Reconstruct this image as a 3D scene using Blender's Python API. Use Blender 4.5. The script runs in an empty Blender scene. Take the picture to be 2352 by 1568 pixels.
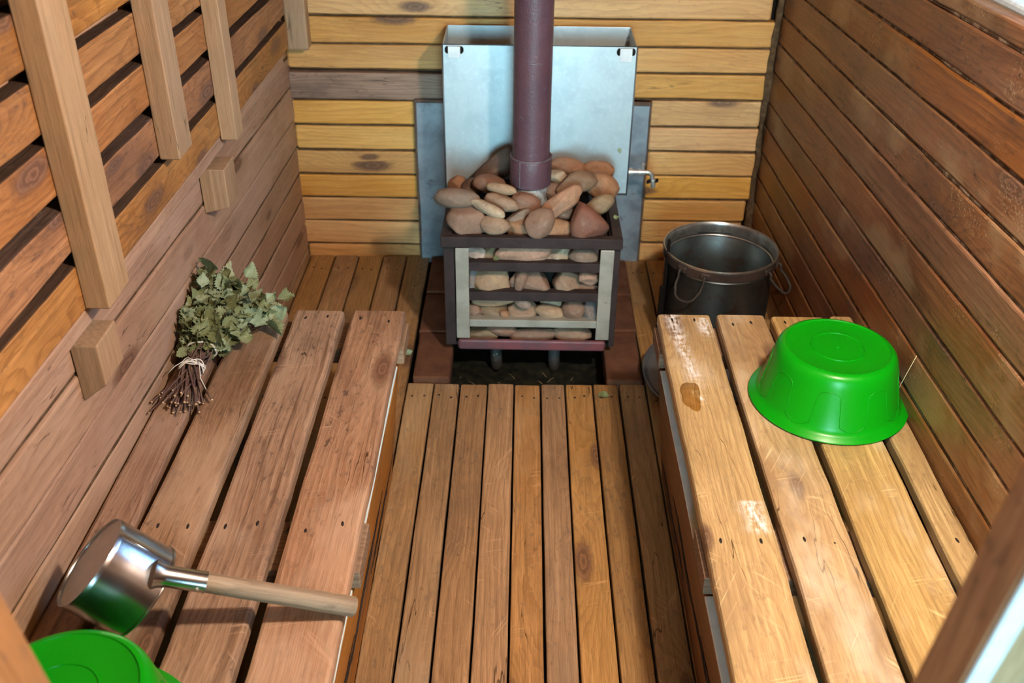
import bpy, math, random
from mathutils import Vector, Matrix, Quaternion, noise

random.seed(11)
scene = bpy.context.scene
COL = scene.collection
PI = math.pi

# ------------------------------------------------------------------ helpers
def rnd(a, b): return random.uniform(a, b)

def nz(*p): return noise.noise(Vector(p))

def tag(o, label=None, cat=None, group=None, kind=None):
    if label: o['label'] = label
    if cat: o['category'] = cat
    if group: o['group'] = group
    if kind: o['kind'] = kind
    return o

def empty(name, loc, label, cat, group=None):
    o = bpy.data.objects.new(name, None)
    COL.objects.link(o)
    o.location = loc
    o.empty_display_size = .05
    return tag(o, label, cat, group)

class MB:
    """collects shapes (world coordinates) into one mesh object"""
    def __init__(s):
        s.v = []; s.f = []; s.g = []; s.t = []; s.mi = []; s.sm = []
    def add(s, vs, fs, mi=0, smooth=False, g=None, t=.5):
        n = len(s.v)
        s.v += [tuple(p) for p in vs]
        s.g += [tuple(p) for p in (g if g else vs)]
        s.t += [t]*len(vs)
        for f in fs:
            s.f.append(tuple(i+n for i in f)); s.mi.append(mi); s.sm.append(smooth)
    def board(s, c, ax, L, W, T, bev=.005, jit=.001, n=None, mi=0, tone=None, cut=0.0, wane=0.0, taper=0.0, mi_top=None):
        """plank: c centre, ax (len,wid,thk) directions; edges slightly uneven; grain runs along the length"""
        c = Vector(c); a, b, d = [Vector(x).normalized() for x in ax]
        n = n or max(2, int(L/.05))
        off = (rnd(0, 50), rnd(0, 50), rnd(0, 50))
        tone = rnd(0, 1) if tone is None else tone
        bev = min(bev, W*.45, T*.45)
        sec = []
        for sx, sy, st in ((1, 1, 0), (-1, 1, 90), (-1, -1, 180), (1, -1, 270)):
            for k in (0, 45, 90):
                r = math.radians(st+k)
                sec.append((sx*(W/2-bev)+bev*math.cos(r), sy*(T/2-bev)+bev*math.sin(r)))
        st = [(-L/2, 1), (-L/2+bev, 0)]
        st += [(-L/2+bev+(L-2*bev)*i/n, 0) for i in range(1, n)]
        st += [(L/2-bev, 0), (L/2, 1)]
        vs = []; g = []
        sd = rnd(0, 99)
        for u, end in st:
            for (w, h) in sec:
                k = 1-end*.0
                ww = w*(1-taper*u/L)
                if end: ww = math.copysign(max(abs(ww)-bev*.6, 0), ww)
                hh = h if not end else math.copysign(max(abs(h)-bev*.6, 0), h)
                side = 1 if w > 0 else -1
                j = jit*(nz(u*5, side*7+sd, 1.3)+.5*nz(u*17, side*7+sd, 4.1))
                j2 = jit*.6*nz(u*4, (1 if h > 0 else -1)*5+sd, 9.2)
                if wane and h > 0: j += -side*wane*max(0, nz(u*3, side*3+sd, 2.2))
                p = c+a*(u+(cut*w if cut else 0))+b*(ww+j)+d*(hh+j2)
                vs.append(p); g.append((u+off[0], w+off[1], h+off[2]))
        m = len(sec); fs = []
        for i in range(len(st)-1):
            for k in range(m):
                k2 = (k+1) % m
                fs.append((i*m+k, i*m+k2, (i+1)*m+k2, (i+1)*m+k))
        fs.append(tuple(range(m))[::-1])
        fs.append(tuple((len(st)-1)*m+k for k in range(m)))
        # winding: make normals outward
        if a.cross(b).dot(d) < 0:
            fs = [f[::-1] for f in fs]
        n0 = len(s.mi)
        s.add(vs, fs, mi, False, g, tone)
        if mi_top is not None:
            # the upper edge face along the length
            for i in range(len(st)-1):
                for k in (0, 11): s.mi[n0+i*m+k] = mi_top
        return s
    def box(s, lo, hi, bev=.003, mi=0, axis=0, tone=None, jit=0.0, n=1):
        lo = Vector(lo); hi = Vector(hi); c = (lo+hi)/2; d = hi-lo
        E = [Vector((1, 0, 0)), Vector((0, 1, 0)), Vector((0, 0, 1))]
        i = axis; j = (axis+1) % 3; k = (axis+2) % 3
        return s.board(c, (E[i], E[j], E[k]), d[i], d[j], d[k], bev, jit, n, mi, tone)
    def tube(s, pts, r, seg=10, mi=0, caps=True, tone=.5):
        pts = [Vector(p) for p in pts]
        rr = r if isinstance(r, (list, tuple)) else [r]*len(pts)
        vs = []; g = []; up = None; L = 0
        for i, p in enumerate(pts):
            t = (pts[min(i+1, len(pts)-1)]-pts[max(i-1, 0)]).normalized()
            if up is None:
                up = t.orthogonal().normalized()
            up = (up-t*up.dot(t)).normalized()
            q = t.cross(up)
            if i: L += (p-pts[i-1]).length
            for k in range(seg):
                an = 2*PI*k/seg
                vs.append(p+(up*math.cos(an)+q*math.sin(an))*rr[i])
                g.append((L, rr[i]*math.cos(an), rr[i]*math.sin(an)))
        fs = []
        for i in range(len(pts)-1):
            for k in range(seg):
                k2 = (k+1) % seg
                fs.append((i*seg+k, i*seg+k2, (i+1)*seg+k2, (i+1)*seg+k))
        if caps:
            fs.append(tuple(range(seg))[::-1]); fs.append(tuple((len(pts)-1)*seg+k for k in range(seg)))
        s.add(vs, fs, mi, True, g, tone)
        return s
    def lathe(s, prof, M=None, seg=64, mi=0, closed=False, wob=0.0, tone=.5):
        """prof: list of (r, z); M: 4x4"""
        M = M or Matrix()
        vs = []; n = len(prof); sd = rnd(0, 50)
        for i, (r, z) in enumerate(prof):
            for k in range(seg):
                an = 2*PI*k/seg
                w = 1+wob*nz(math.cos(an)*1.3+sd, math.sin(an)*1.3, z*2) if wob else 1
                vs.append(M @ Vector((r*w*math.cos(an), r*w*math.sin(an), z)))
        fs = []
        for i in range(n-1 if not closed else n):
            i2 = (i+1) % n
            for k in range(seg):
                k2 = (k+1) % seg
                fs.append((i*seg+k, i*seg+k2, i2*seg+k2, i2*seg+k))
        if not closed:
            if prof[0][0] < 1e-3: pass
        s.add(vs, fs, mi, True, None, tone)
        return s
    def build(s, name, mats, parent=None, auto=None):
        me = bpy.data.meshes.new(name)
        o = Vector((0, 0, 0)); q = parent
        while q is not None: o += q.location; q = q.parent
        me.from_pydata([Vector(p)-o for p in s.v] if o.length > 0 else s.v, [], s.f)
        me.update()
        if not isinstance(mats, (list, tuple)): mats = [mats]
        for m in mats: me.materials.append(m)
        me.polygons.foreach_set('material_index', s.mi)
        me.polygons.foreach_set('use_smooth', s.sm)
        at = me.attributes.new('gco', 'FLOAT_VECTOR', 'POINT')
        at.data.foreach_set('vector', [c for p in s.g for c in p])
        at = me.attributes.new('tone', 'FLOAT', 'POINT')
        at.data.foreach_set('value', s.t)
        me.update()
        ob = bpy.data.objects.new(name, me)
        COL.objects.link(ob)
        if parent is not None: ob.parent = parent
        if auto:
            try:
                me.set_sharp_from_angle(angle=math.radians(auto))
            except Exception:
                pass
        return ob

def recenter(o, loc):
    """put a top-level mesh object's origin at loc without moving its shape"""
    loc = Vector(loc)
    o.data.transform(Matrix.Translation(-loc)); o.location = loc
    return o

# ------------------------------------------------------------------ materials
def nt_new(name):
    m = bpy.data.materials.new(name); m.use_nodes = True
    nt = m.node_tree; nt.nodes.clear()
    out = nt.nodes.new('ShaderNodeOutputMaterial')
    b = nt.nodes.new('ShaderNodeBsdfPrincipled')
    nt.links.new(b.outputs[0], out.inputs[0])
    return m, nt, b, out

class G:
    """tiny node-graph helper"""
    def __init__(s, nt): s.nt = nt
    def n(s, t, **k):
        x = s.nt.nodes.new(t)
        for a, v in k.items(): setattr(x, a, v)
        return x
    def put(s, sock, v):
        if isinstance(v, bpy.types.NodeSocket): s.nt.links.new(v, sock)
        elif v is not None:
            if isinstance(v, (tuple, list)) and len(v) == 3 and sock.type == 'RGBA': v = (*v, 1)
            sock.default_value = v
    def m(s, op, a, b=None, c=None, clamp=False):
        x = s.n('ShaderNodeMath', operation=op); x.use_clamp = clamp
        for i, v in enumerate((a, b, c)):
            if v is not None: s.put(x.inputs[i], v)
        return x.outputs[0]
    def mix(s, f, a, b, bt='MIX'):
        x = s.n('ShaderNodeMix', data_type='RGBA', blend_type=bt); x.clamp_factor = True
        s.put(x.inputs[0], f); s.put(x.inputs[6], a); s.put(x.inputs[7], b)
        return x.outputs[2]
    def noise(s, vec, scale, detail=2, rough=.5, dist=0):
        x = s.n('ShaderNodeTexNoise'); s.put(x.inputs['Vector'], vec)
        x.inputs['Scale'].default_value = scale; x.inputs['Detail'].default_value = detail
        x.inputs['Roughness'].default_value = rough; x.inputs['Distortion'].default_value = dist
        return x.outputs[0]
    def mr(s, v, a, b, c=0., d=1., smooth=True):
        x = s.n('ShaderNodeMapRange'); x.interpolation_type = 'SMOOTHSTEP' if smooth else 'LINEAR'
        s.put(x.inputs[0], v)
        for i, k in enumerate((a, b, c, d)): x.inputs[i+1].default_value = k
        return x.outputs[0]
    def comb(s, x, y, z):
        c = s.n('ShaderNodeCombineXYZ')
        for i, v in enumerate((x, y, z)): s.put(c.inputs[i], v)
        return c.outputs[0]
    def attr(s, name, out='Vector'):
        a = s.n('ShaderNodeAttribute', attribute_name=name)
        return a.outputs[out]
    def obj(s):
        return s.n('ShaderNodeTexCoord').outputs['Object']

def wood(name, light, mid, line, knot=(.10, .05, .03), rough=.55, ring=60., knots=.5, tonevar=.25,
         dirt=((.12, .08, .06), .35, 3.), pale=None, fiber=.35, spec=.35, bump=.25, hue2=None, contrast=.6, speck=None, soap_glint=None, kscale=1., wear=1., scratch=0.):
    m, nt, b, out = nt_new(name); g = G(nt)
    co = g.attr('gco'); tone = g.attr('tone', 'Fac')
    sp = g.n('ShaderNodeSeparateXYZ'); g.put(sp.inputs[0], co)
    u, v, w = sp.outputs
    vz = g.m('ADD', v, w)
    # knots
    vo = g.n('ShaderNodeTexVoronoi', feature='F1', voronoi_dimensions='2D'); vo.inputs['Scale'].default_value = 1
    vo.inputs['Randomness'].default_value = .9
    g.put(vo.inputs['Vector'], g.comb(g.m('MULTIPLY', u, 2.0*kscale), g.m('MULTIPLY', v, 6.2*kscale), g.m('MULTIPLY', w, .01)))
    kd = vo.outputs['Distance']
    sc = g.n('ShaderNodeSeparateColor'); g.put(sc.inputs[0], vo.outputs['Color'])
    has = g.m('GREATER_THAN', sc.outputs[0], 1-knots*.75)
    ksz = g.m('MULTIPLY_ADD', sc.outputs[1], .075*kscale, .07*kscale)
    kn = g.m('DIVIDE', kd, ksz)                      # 1 at the rim of the knot
    wob = g.noise(co, 55, 2)
    kn = g.m('ADD', kn, g.m('MULTIPLY_ADD', wob, .5, -.25))
    kmask = g.m('MULTIPLY', has, g.mr(kn, .85, 1.08, 1, 0))
    bend = g.m('MULTIPLY', has, g.m('POWER', 2.718, g.m('MULTIPLY', g.m('MULTIPLY', kn, kn), -.09)))
    # rings
    warp = g.noise(g.comb(g.m('MULTIPLY', u, 1.1), g.m('MULTIPLY', v, 5), w), 1., 2)
    warp2 = g.noise(g.comb(g.m('MULTIPLY', u, 6), g.m('MULTIPLY', v, 30), w), 1., 2)
    f = g.m('MULTIPLY', vz, ring)
    f = g.m('ADD', f, g.m('MULTIPLY', warp, ring*.16))
    f = g.m('ADD', f, g.m('MULTIPLY', warp2, 1.1))
    f = g.m('ADD', f, g.m('MULTIPLY', bend, 4.5))
    fr = g.m('FRACT', f)
    late = g.m('POWER', fr, 2.2)
    late = g.m('MULTIPLY', late, g.mr(fr, .9, 1., 1, .1))
    fib = g.noise(g.comb(g.m('MULTIPLY', u, 9), g.m('MULTIPLY', v, 420), g.m('MULTIPLY', w, 420)), 1., 3, .6)
    blot = g.noise(g.comb(g.m('MULTIPLY', u, 2.2), g.m('MULTIPLY', v, 6), g.m('MULTIPLY', w, 6)), 1., 4, .6)
    base = g.mix(g.mr(blot, .3, .7), light, mid)
    if hue2:
        hb = g.noise(g.comb(g.m('MULTIPLY', u, 1.3), g.m('MULTIPLY', v, 8), g.m('ADD', w, 7.)), 1., 2)
        base = g.mix(g.mr(hb, .48, .66), base, hue2)
    base = g.mix(g.m('MULTIPLY', late, min(1, contrast*1.25)), base, line)
    base = g.mix(g.m('MULTIPLY', g.mr(fib, .35, .75), fiber), base, line)
    # mid streaks and hair-fine fibre
    stk = g.noise(g.comb(g.m('MULTIPLY', u, 2.6), g.m('MULTIPLY', v, 95), g.m('MULTIPLY', w, 95)), 1., 4, .62)
    hair = g.noise(g.comb(g.m('MULTIPLY', u, 22), g.m('MULTIPLY', v, 900), g.m('MULTIPLY', w, 900)), 1., 2, .6)
    dark_ = tuple(c*.50 for c in mid)
    lowf = g.noise(g.comb(g.m('MULTIPLY', u, 1.6), g.m('MULTIPLY', v, 3.5), g.m('ADD', w, 3.)), 1., 4, .6)
    base = g.mix(g.m('MULTIPLY', g.mr(lowf, .50, .74), .38*wear), base, tuple(c*.62 for c in mid))
    base = g.mix(g.m('MULTIPLY', g.mr(lowf, .46, .26), .30*wear), base, tuple(min(1, c*1.18+.02) for c in light))
    lite_ = tuple(min(1, c*1.28+.015) for c in light)
    base = g.mix(g.m('MULTIPLY', g.mr(stk, .50, .72), .55*wear), base, dark_)
    base = g.mix(g.m('MULTIPLY', g.mr(stk, .46, .28), .45*wear), base, lite_)
    base = g.mix(g.m('MULTIPLY', g.mr(hair, .52, .78), .55*wear), base, dark_)
    base = g.mix(g.m('MULTIPLY', g.mr(hair, .46, .25), .40*wear), base, lite_)
    base = g.mix(g.m('MULTIPLY', bend, .35), base, line)
    kc = g.mix(g.mr(g.m('FRACT', g.m('MULTIPLY', kn, 2.2)), .2, .9), knot, tuple(min(1, c*1.9) for c in knot))
    base = g.mix(g.m('MULTIPLY', kmask, .9), base, kc)
    krim = g.m('MULTIPLY', has, g.m('MULTIPLY', g.mr(kn, .8, 1.05), g.mr(kn, 1.05, 1.5, 1, 0)))
    base = g.mix(g.m('MULTIPLY', krim, .45), base, knot)
    # stains
    dc, da, ds = dirt
    dn = g.noise(g.comb(g.m('MULTIPLY', u, ds), g.m('MULTIPLY', v, ds*2.2), g.m('MULTIPLY', w, ds)), 1., 4, .62)
    base = g.mix(g.m('MULTIPLY', g.mr(dn, .48, .72), da), base, dc)
    # grime flecks and drying cracks
    gr_ = g.noise(g.comb(g.m('MULTIPLY', u, 34), g.m('MULTIPLY', v, 60), g.m('MULTIPLY', w, 60)), 1., 3, .65)
    gm_ = g.m('MULTIPLY', g.mr(gr_, .54, .72), g.mr(dn, .36, .60))
    base = g.mix(g.m('MULTIPLY', gm_, .6*wear), base, dc)
    cn = g.noise(g.comb(g.m('MULTIPLY', u, 1.3), g.m('MULTIPLY', v, 17), g.m('MULTIPLY', w, 17)), 1., 3, .55)
    ck = g.mr(g.m('ABSOLUTE', g.m('SUBTRACT', cn, .5)), .0015, .006, 1, 0)
    cm = g.noise(g.comb(g.m('MULTIPLY', u, 1.7), g.m('MULTIPLY', v, 7), w), 1., 1)
    base = g.mix(g.m('MULTIPLY', g.m('MULTIPLY', ck, g.mr(cm, .56, .66)), .75*wear), base, tuple(c*.3 for c in (line if sum(line) < sum(light) else mid)))
    if scratch:
        for (ru, rv_, sd) in ((9, 16, 1.), (-14, 13, 5.), (24, 5, 9.)):
            sn_ = g.noise(g.comb(g.m('ADD', g.m('MULTIPLY', u, ru), g.m('MULTIPLY', v, rv_)), g.m('MULTIPLY', g.m('ADD', u, v), .8), sd), 1., 2, .5)
            sk = g.mr(g.m('ABSOLUTE', g.m('SUBTRACT', sn_, .5)), .002, .008, 1, 0)
            sm_ = g.noise(g.comb(g.m('MULTIPLY', u, 6), g.m('MULTIPLY', v, 9), sd), 1., 2)
            base = g.mix(g.m('MULTIPLY', g.m('MULTIPLY', sk, g.mr(sm_, .56, .68)), scratch), base, tuple(min(1, c*1.5+.06) for c in light))
    if pale:
        pc, pa, ps, pt = pale
        pn = g.noise(g.comb(g.m('MULTIPLY', g.m('ADD', u, 3.3), ps), g.m('MULTIPLY', v, ps*1.7), w), 1., 4, .6)
        pf = g.m('MULTIPLY', g.mr(pn, pt, pt+.13), pa)
        pf = g.m('MULTIPLY', pf, g.mr(fib, .3, .6, .45, 1))
        base = g.mix(pf, base, pc)
    if speck:
        kc2, ka = speck
        sn = g.noise(g.comb(g.m('MULTIPLY', u, 140), g.m('MULTIPLY', v, 160), w), 1., 2)
        smk = g.noise(g.comb(g.m('MULTIPLY', u, 5), g.m('MULTIPLY', v, 6), g.m('ADD', w, 11.)), 1., 3)
        base = g.mix(g.m('MULTIPLY', g.m('MULTIPLY', g.mr(sn, .56, .64), g.mr(smk, .56, .66)), ka), base, kc2)
    if soap_glint:
        # dried white soapy streaks, the last a painted puddle glint: (centre x, start y, length, width) in the plank's own space
        so = g.n('ShaderNodeSeparateXYZ'); ob = g.obj(); g.put(so.inputs[0], ob)
        for (cx, y0, ln, wd, slope) in soap_glint:
            tt = g.m('DIVIDE', g.m('SUBTRACT', y0, so.outputs[1]), ln)
            wv = g.m('MULTIPLY_ADD', g.noise(ob, 14, 3), .05, -.025)
            ce = g.m('ADD', g.m('MULTIPLY_ADD', tt, slope, cx), wv)
            dd = g.m('DIVIDE', g.m('SUBTRACT', so.outputs[0], ce), wd)
            ga = g.m('POWER', 2.718, g.m('MULTIPLY', g.m('MULTIPLY', dd, dd), -1))
            win = g.m('MULTIPLY', g.mr(tt, -.08, .03), g.mr(tt, .75, 1.08, 1, 0))
            st = g.noise(g.comb(g.m('MULTIPLY', u, 26), g.m('MULTIPLY', v, 150), w), 1., 4, .65)
            st2 = g.noise(ob, 60, 4, .6)
            k = g.m('MULTIPLY', g.m('MULTIPLY', ga, win), g.mr(g.m('ADD', st, g.m('MULTIPLY_ADD', st2, .8, -.4)), .36, .62))
            base = g.mix(g.m('MULTIPLY', k, .95), base, (.80, .80, .82))
    # plank to plank
    hsv = g.n('ShaderNodeHueSaturation')
    g.put(hsv.inputs['Color'], base)
    g.put(hsv.inputs['Value'], g.m('MULTIPLY_ADD', tone, tonevar, 1-tonevar/2))
    g.put(hsv.inputs['Saturation'], g.m('MULTIPLY_ADD', g.m('FRACT', g.m('MULTIPLY', tone, 7.31)), .2, .9))
    g.put(hsv.inputs['Hue'], g.m('MULTIPLY_ADD', g.m('FRACT', g.m('MULTIPLY', tone, 3.77)), .008, .496))
    g.put(b.inputs['Base Color'], hsv.outputs[0])
    g.put(b.inputs['Roughness'], g.m('MULTIPLY_ADD', blot, .25, rough-.12))
    b.inputs['Specular IOR Level'].default_value = spec
    bp = g.n('ShaderNodeBump'); bp.inputs['Strength'].default_value = bump; bp.inputs['Distance'].default_value = .002
    hgt = g.m('ADD', fib, g.m('MULTIPLY', stk, .9))
    g.put(bp.inputs['Height'], hgt); g.put(b.inputs['Normal'], bp.outputs[0])
    return m

def plain(name, c1, c2=None, rough=.5, metal=0., scale=8., thr=(.4, .65), amt=.8, spec=.5, bump=0., bscale=60., c3=None, t3=(.62, .7), s3=30., rv=.15, a3=.8):
    m, nt, b, out = nt_new(name); g = G(nt)
    ob = g.obj()
    n1 = g.noise(ob, scale, 5, .6)
    col = g.mix(g.m('MULTIPLY', g.mr(n1, *thr), amt), c1, c2 or c1)
    if c3:
        n3 = g.noise(ob, s3, 4, .65)
        col = g.mix(g.m('MULTIPLY', g.mr(n3, *t3), a3), col, c3)
    g.put(b.inputs['Base Color'], col)
    g.put(b.inputs['Roughness'], g.m('MULTIPLY_ADD', n1, rv*2, rough-rv))
    b.inputs['Metallic'].default_value = metal
    b.inputs['Specular IOR Level'].default_value = spec
    if bump:
        bp = g.n('ShaderNodeBump'); bp.inputs['Strength'].default_value = bump; bp.inputs['Distance'].default_value = .003
        g.put(bp.inputs['Height'], g.noise(ob, bscale, 4, .6)); g.put(b.inputs['Normal'], bp.outputs[0])
    return m

# ------------------------------------------------------------------ wood and metal kinds
M = {}
M['floor'] = wood('pine floor', (.46, .26, .115), (.38, .205, .085), (.20, .10, .04), ring=55, knots=.6, rough=.5, tonevar=.35,
                  dirt=((.16, .10, .06), .45, 2.2), fiber=.4, pale=((.50, .36, .22), .35, 1.2, .53), scratch=.3, wear=1.25)
M['back'] = wood('pine log wall', (.74, .415, .145), (.67, .335, .095), (.42, .18, .05), ring=45, knots=.5, rough=.5, tonevar=.25,
                 dirt=((.40, .20, .08), .3, 2.), fiber=.22, contrast=.4, wear=.8)
M['grey'] = wood('weathered grey board', (.40, .25, .17), (.33, .20, .135), (.16, .09, .06), ring=70, knots=.7, rough=.6, tonevar=.1,
                 dirt=((.10, .06, .045), .6, 2.), fiber=.5)
M['left'] = wood('pale pine wall', (.44, .285, .185), (.385, .225, .138), (.25, .135, .078), wear=1., ring=45, knots=.6, rough=.5, tonevar=.2,
                 dirt=((.24, .13, .075), .35, 2.), fiber=.25, contrast=.35, pale=((.55, .38, .27), .4, 1.4, .5))
M['right'] = wood('dark stained pine wall', (.27, .115, .045), (.205, .08, .030), (.11, .04, .017), ring=60, knots=.5, rough=.42, tonevar=.24,
                  dirt=((.05, .025, .016), .55, 1.7), fiber=.4, spec=.45, pale=((.34, .23, .13), .65, 2.1, .54), hue2=(.22, .115, .055), contrast=.5, wear=1.2, speck=((.42, .29, .16), .55))
M['slat'] = wood('orange pine slats', (.44, .205, .062), (.35, .145, .038), (.17, .06, .016), ring=38, knots=.85, kscale=1.6, wear=1.2, rough=.5, tonevar=.3,
                 dirt=((.10, .05, .03), .5, 2.), fiber=.35, contrast=.6)
M['topshade'] = wood('painted shade on slat tops', (.10, .055, .032), (.065, .036, .022), (.03, .017, .011), ring=60, knots=.2, rough=.8, tonevar=.1, fiber=.6, spec=.1, bump=.6)  # slat tops coloured dark to imitate the shade in the gaps
M['batten'] = wood('pale pine batten', (.40, .265, .155), (.35, .215, .115), (.24, .14, .07), ring=60, knots=.25, rough=.5, tonevar=.2,
                   dirt=((.30, .20, .12), .4, 3.), fiber=.35, contrast=.3)
M['benchL'] = wood('worn brown bench pine', (.275, .150, .084), (.20, .097, .052), (.45, .30, .195), ring=70, knots=.75, rough=.42, tonevar=.3,
                   dirt=((.09, .052, .036), .65, 2.4), fiber=.35, pale=((.47, .32, .22), .6, 1.5, .5), spec=.45, contrast=.45, scratch=.5, wear=1.6)
M['benchR'] = wood('honey bench pine', (.54, .37, .165), (.455, .29, .115), (.29, .16, .06), ring=70, knots=.75, rough=.38, tonevar=.2,
                   dirt=((.26, .16, .08), .5, 2.4), fiber=.5, pale=((.74, .63, .48), .55, 1.6, .55), spec=.5, wear=1.35, scratch=.5)
M['benchS'] = wood('soapy honey bench pine with painted glint', (.54, .37, .165), (.455, .29, .115), (.29, .16, .06), ring=70, knots=.75, rough=.38, tonevar=.2,
                   dirt=((.26, .16, .08), .5, 2.4), fiber=.5, pale=((.74, .63, .48), .4, 1.6, .57), spec=.5, wear=1.35, scratch=.5,
                   soap_glint=[(.425-.66, 2.44-1.6, .37, .017, .03), (.50-.66, 1.64-1.6, .10, .02, .01), (.515-.66, 2.41-1.6, .1, .02, 0.), (.447-.66, 2.058-1.6, .05, .007, .004)])  # last entry paints a white highlight into the plank under the puddle
M['beamL'] = wood('orange side beam', (.46, .20, .055), (.38, .145, .035), (.14, .055, .02), ring=30, knots=.2, rough=.5,
                  dirt=((.05, .03, .02), .7, 3.), fiber=.4)
M['beamR'] = wood('brown side beam', (.24, .11, .05), (.19, .08, .035), (.08, .035, .018), ring=30, knots=.2, rough=.5,
                  dirt=((.03, .02, .015), .7, 3.), fiber=.4)
M['bearer'] = wood('bearer wood', (.30, .19, .12), (.25, .14, .085), (.13, .07, .04), ring=60, knots=.3, rough=.6, fiber=.5)
M['ceil'] = wood('ceiling pine', (.42, .25, .12), (.36, .20, .09), (.2, .1, .04), ring=50)
M['post'] = wood('door post pine', (.56, .34, .18), (.48, .27, .13), (.32, .17, .07), ring=40, knots=.3, rough=.5)
M['post2'] = wood('orange door post pine', (.40, .20, .085), (.34, .155, .06), (.22, .10, .04), ring=40, knots=.2, rough=.5)
M['handle'] = wood('grey worn handle', (.33, .24, .165), (.27, .185, .12), (.15, .10, .065), ring=90, knots=.1, rough=.6, fiber=.6)
M['jute'] = plain('jute caulk', (.075, .045, .024), (.14, .09, .05), rough=.95, scale=40, spec=.1, bump=.9, bscale=160)
M['juteR'] = plain('grey caulk', (.06, .032, .018), (.22, .15, .10), rough=.95, scale=26, thr=(.45, .62), spec=.1, bump=.9, bscale=160)
M['dark'] = plain('dark gap', (.012, .009, .007), rough=.95, spec=.05)
M['soil'] = plain('dark wet soil', (.009, .010, .008), (.022, .024, .013), rough=.55, scale=30, spec=.35, bump=1., bscale=45, c3=(.09, .085, .05), t3=(.66, .72), s3=70, rv=.3)
M['nail'] = plain('rusty nail', (.02, .014, .012), rough=.6, spec=.3)
M['white'] = plain('pale painted strip', (.62, .72, .74), (.50, .58, .58), rough=.55, scale=25, amt=.5)
M['sillw'] = plain('white window board', (.72, .78, .82), (.5, .58, .66), rough=.5, scale=20, amt=.5)
M['battenw'] = plain('weathered white batten', (.44, .52, .58), (.28, .36, .44), rough=.6, scale=20, amt=.6)
M['sillb'] = plain('blue painted sill', (.20, .32, .50), (.34, .44, .56), rough=.45, scale=14, amt=.8)
M['brick'] = plain('red brick', (.135, .058, .032), (.085, .035, .022), rough=.85, scale=14, spec=.2, bump=.6, bscale=90, c3=(.08, .04, .028), s3=22)
M['iron'] = plain('brown primer iron', (.040, .026, .025), (.024, .016, .016), rough=.6, scale=14, spec=.18, bump=.35, bscale=160, c3=(.16, .12, .11), t3=(.70, .76), s3=90)
M['ironred'] = plain('red primer iron', (.19, .055, .062), (.10, .05, .06), rough=.5, scale=9, spec=.45, bump=.3, bscale=160, c3=(.24, .16, .16), t3=(.68, .74), s3=70)
M['footiron'] = plain('dark foot pipe', (.05, .045, .042), (.03, .028, .026), rough=.6, scale=20, spec=.3, c3=(.25, .22, .15), t3=(.62, .70), s3=60)
M['bare'] = plain('scorched light iron', (.36, .325, .275), (.27, .245, .20), rough=.55, scale=12, metal=.25, bump=.25, bscale=120, c3=(.08, .06, .05), t3=(.66, .74), s3=38)
M['pipe'] = plain('purple brown pipe', (.098, .045, .058), (.07, .034, .047), rough=.42, scale=12, spec=.5, bump=.5, bscale=130, c3=(.20, .17, .22), t3=(.60, .75), s3=60, rv=.1, a3=.5)
M['pipelow'] = plain('grey flaky pipe', (.34, .36, .36), (.12, .10, .10), rough=.6, scale=45, metal=.2, bump=.5, thr=(.45, .6))
M['weld'] = plain('weld bead', (.20, .16, .19), (.10, .07, .085), rough=.4, scale=60, metal=.3, bump=.8, bscale=200)
M['zinc'] = plain('galvanised tank', (.56, .63, .66), (.47, .54, .58), rough=.42, scale=9, metal=.55, c3=(.66, .72, .75), t3=(.5, .7), s3=60, rv=.1, a3=.5, bump=.05, bscale=20)
M['steel'] = plain('hearth steel plate', (.34, .37, .41), (.17, .18, .21), rough=.42, scale=7, metal=.55, c3=(.13, .08, .05), t3=(.60, .70), s3=9, bump=.1, bscale=20)
M['rust'] = plain('rusty lip', (.12, .06, .035), (.06, .04, .035), rough=.7, scale=30)
M['chrome'] = plain('tap metal', (.62, .60, .56), rough=.36, metal=.75)
M['tin'] = plain('dipper tin', (.46, .49, .52), (.36, .39, .42), rough=.24, metal=1., scale=14, bump=.06, bscale=30, rv=.08)
M['pot'] = plain('dull steel pot', (.15, .185, .195), (.085, .10, .105), rough=.36, metal=.85, scale=9, c3=(.12, .09, .075), t3=(.56, .66), s3=8, bump=.08, bscale=25)
M['potrim'] = plain('bright pot rim', (.58, .58, .56), (.3, .27, .25), rough=.33, metal=.9, scale=18)
M['potband'] = plain('brown pot band', (.11, .085, .078), (.07, .052, .05), rough=.45, metal=.5, scale=14, c3=(.2, .12, .08), t3=(.66, .74), s3=40)
M['lid'] = plain('grey lid', (.15, .155, .165), (.10, .105, .115), rough=.45, metal=.6, scale=9)
M['black'] = plain('black iron', (.010, .009, .009), rough=.75, spec=.1)
M['string'] = plain('white string', (.70, .68, .62), (.5, .47, .4), rough=.8, scale=40)
M['stem'] = plain('birch twigs', (.085, .042, .036), (.16, .10, .065), rough=.7, scale=30)
M['cut'] = plain('cut twig end', (.62, .45, .28), rough=.7)
M['straw'] = plain('straw', (.42, .33, .18), rough=.7)

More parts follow.
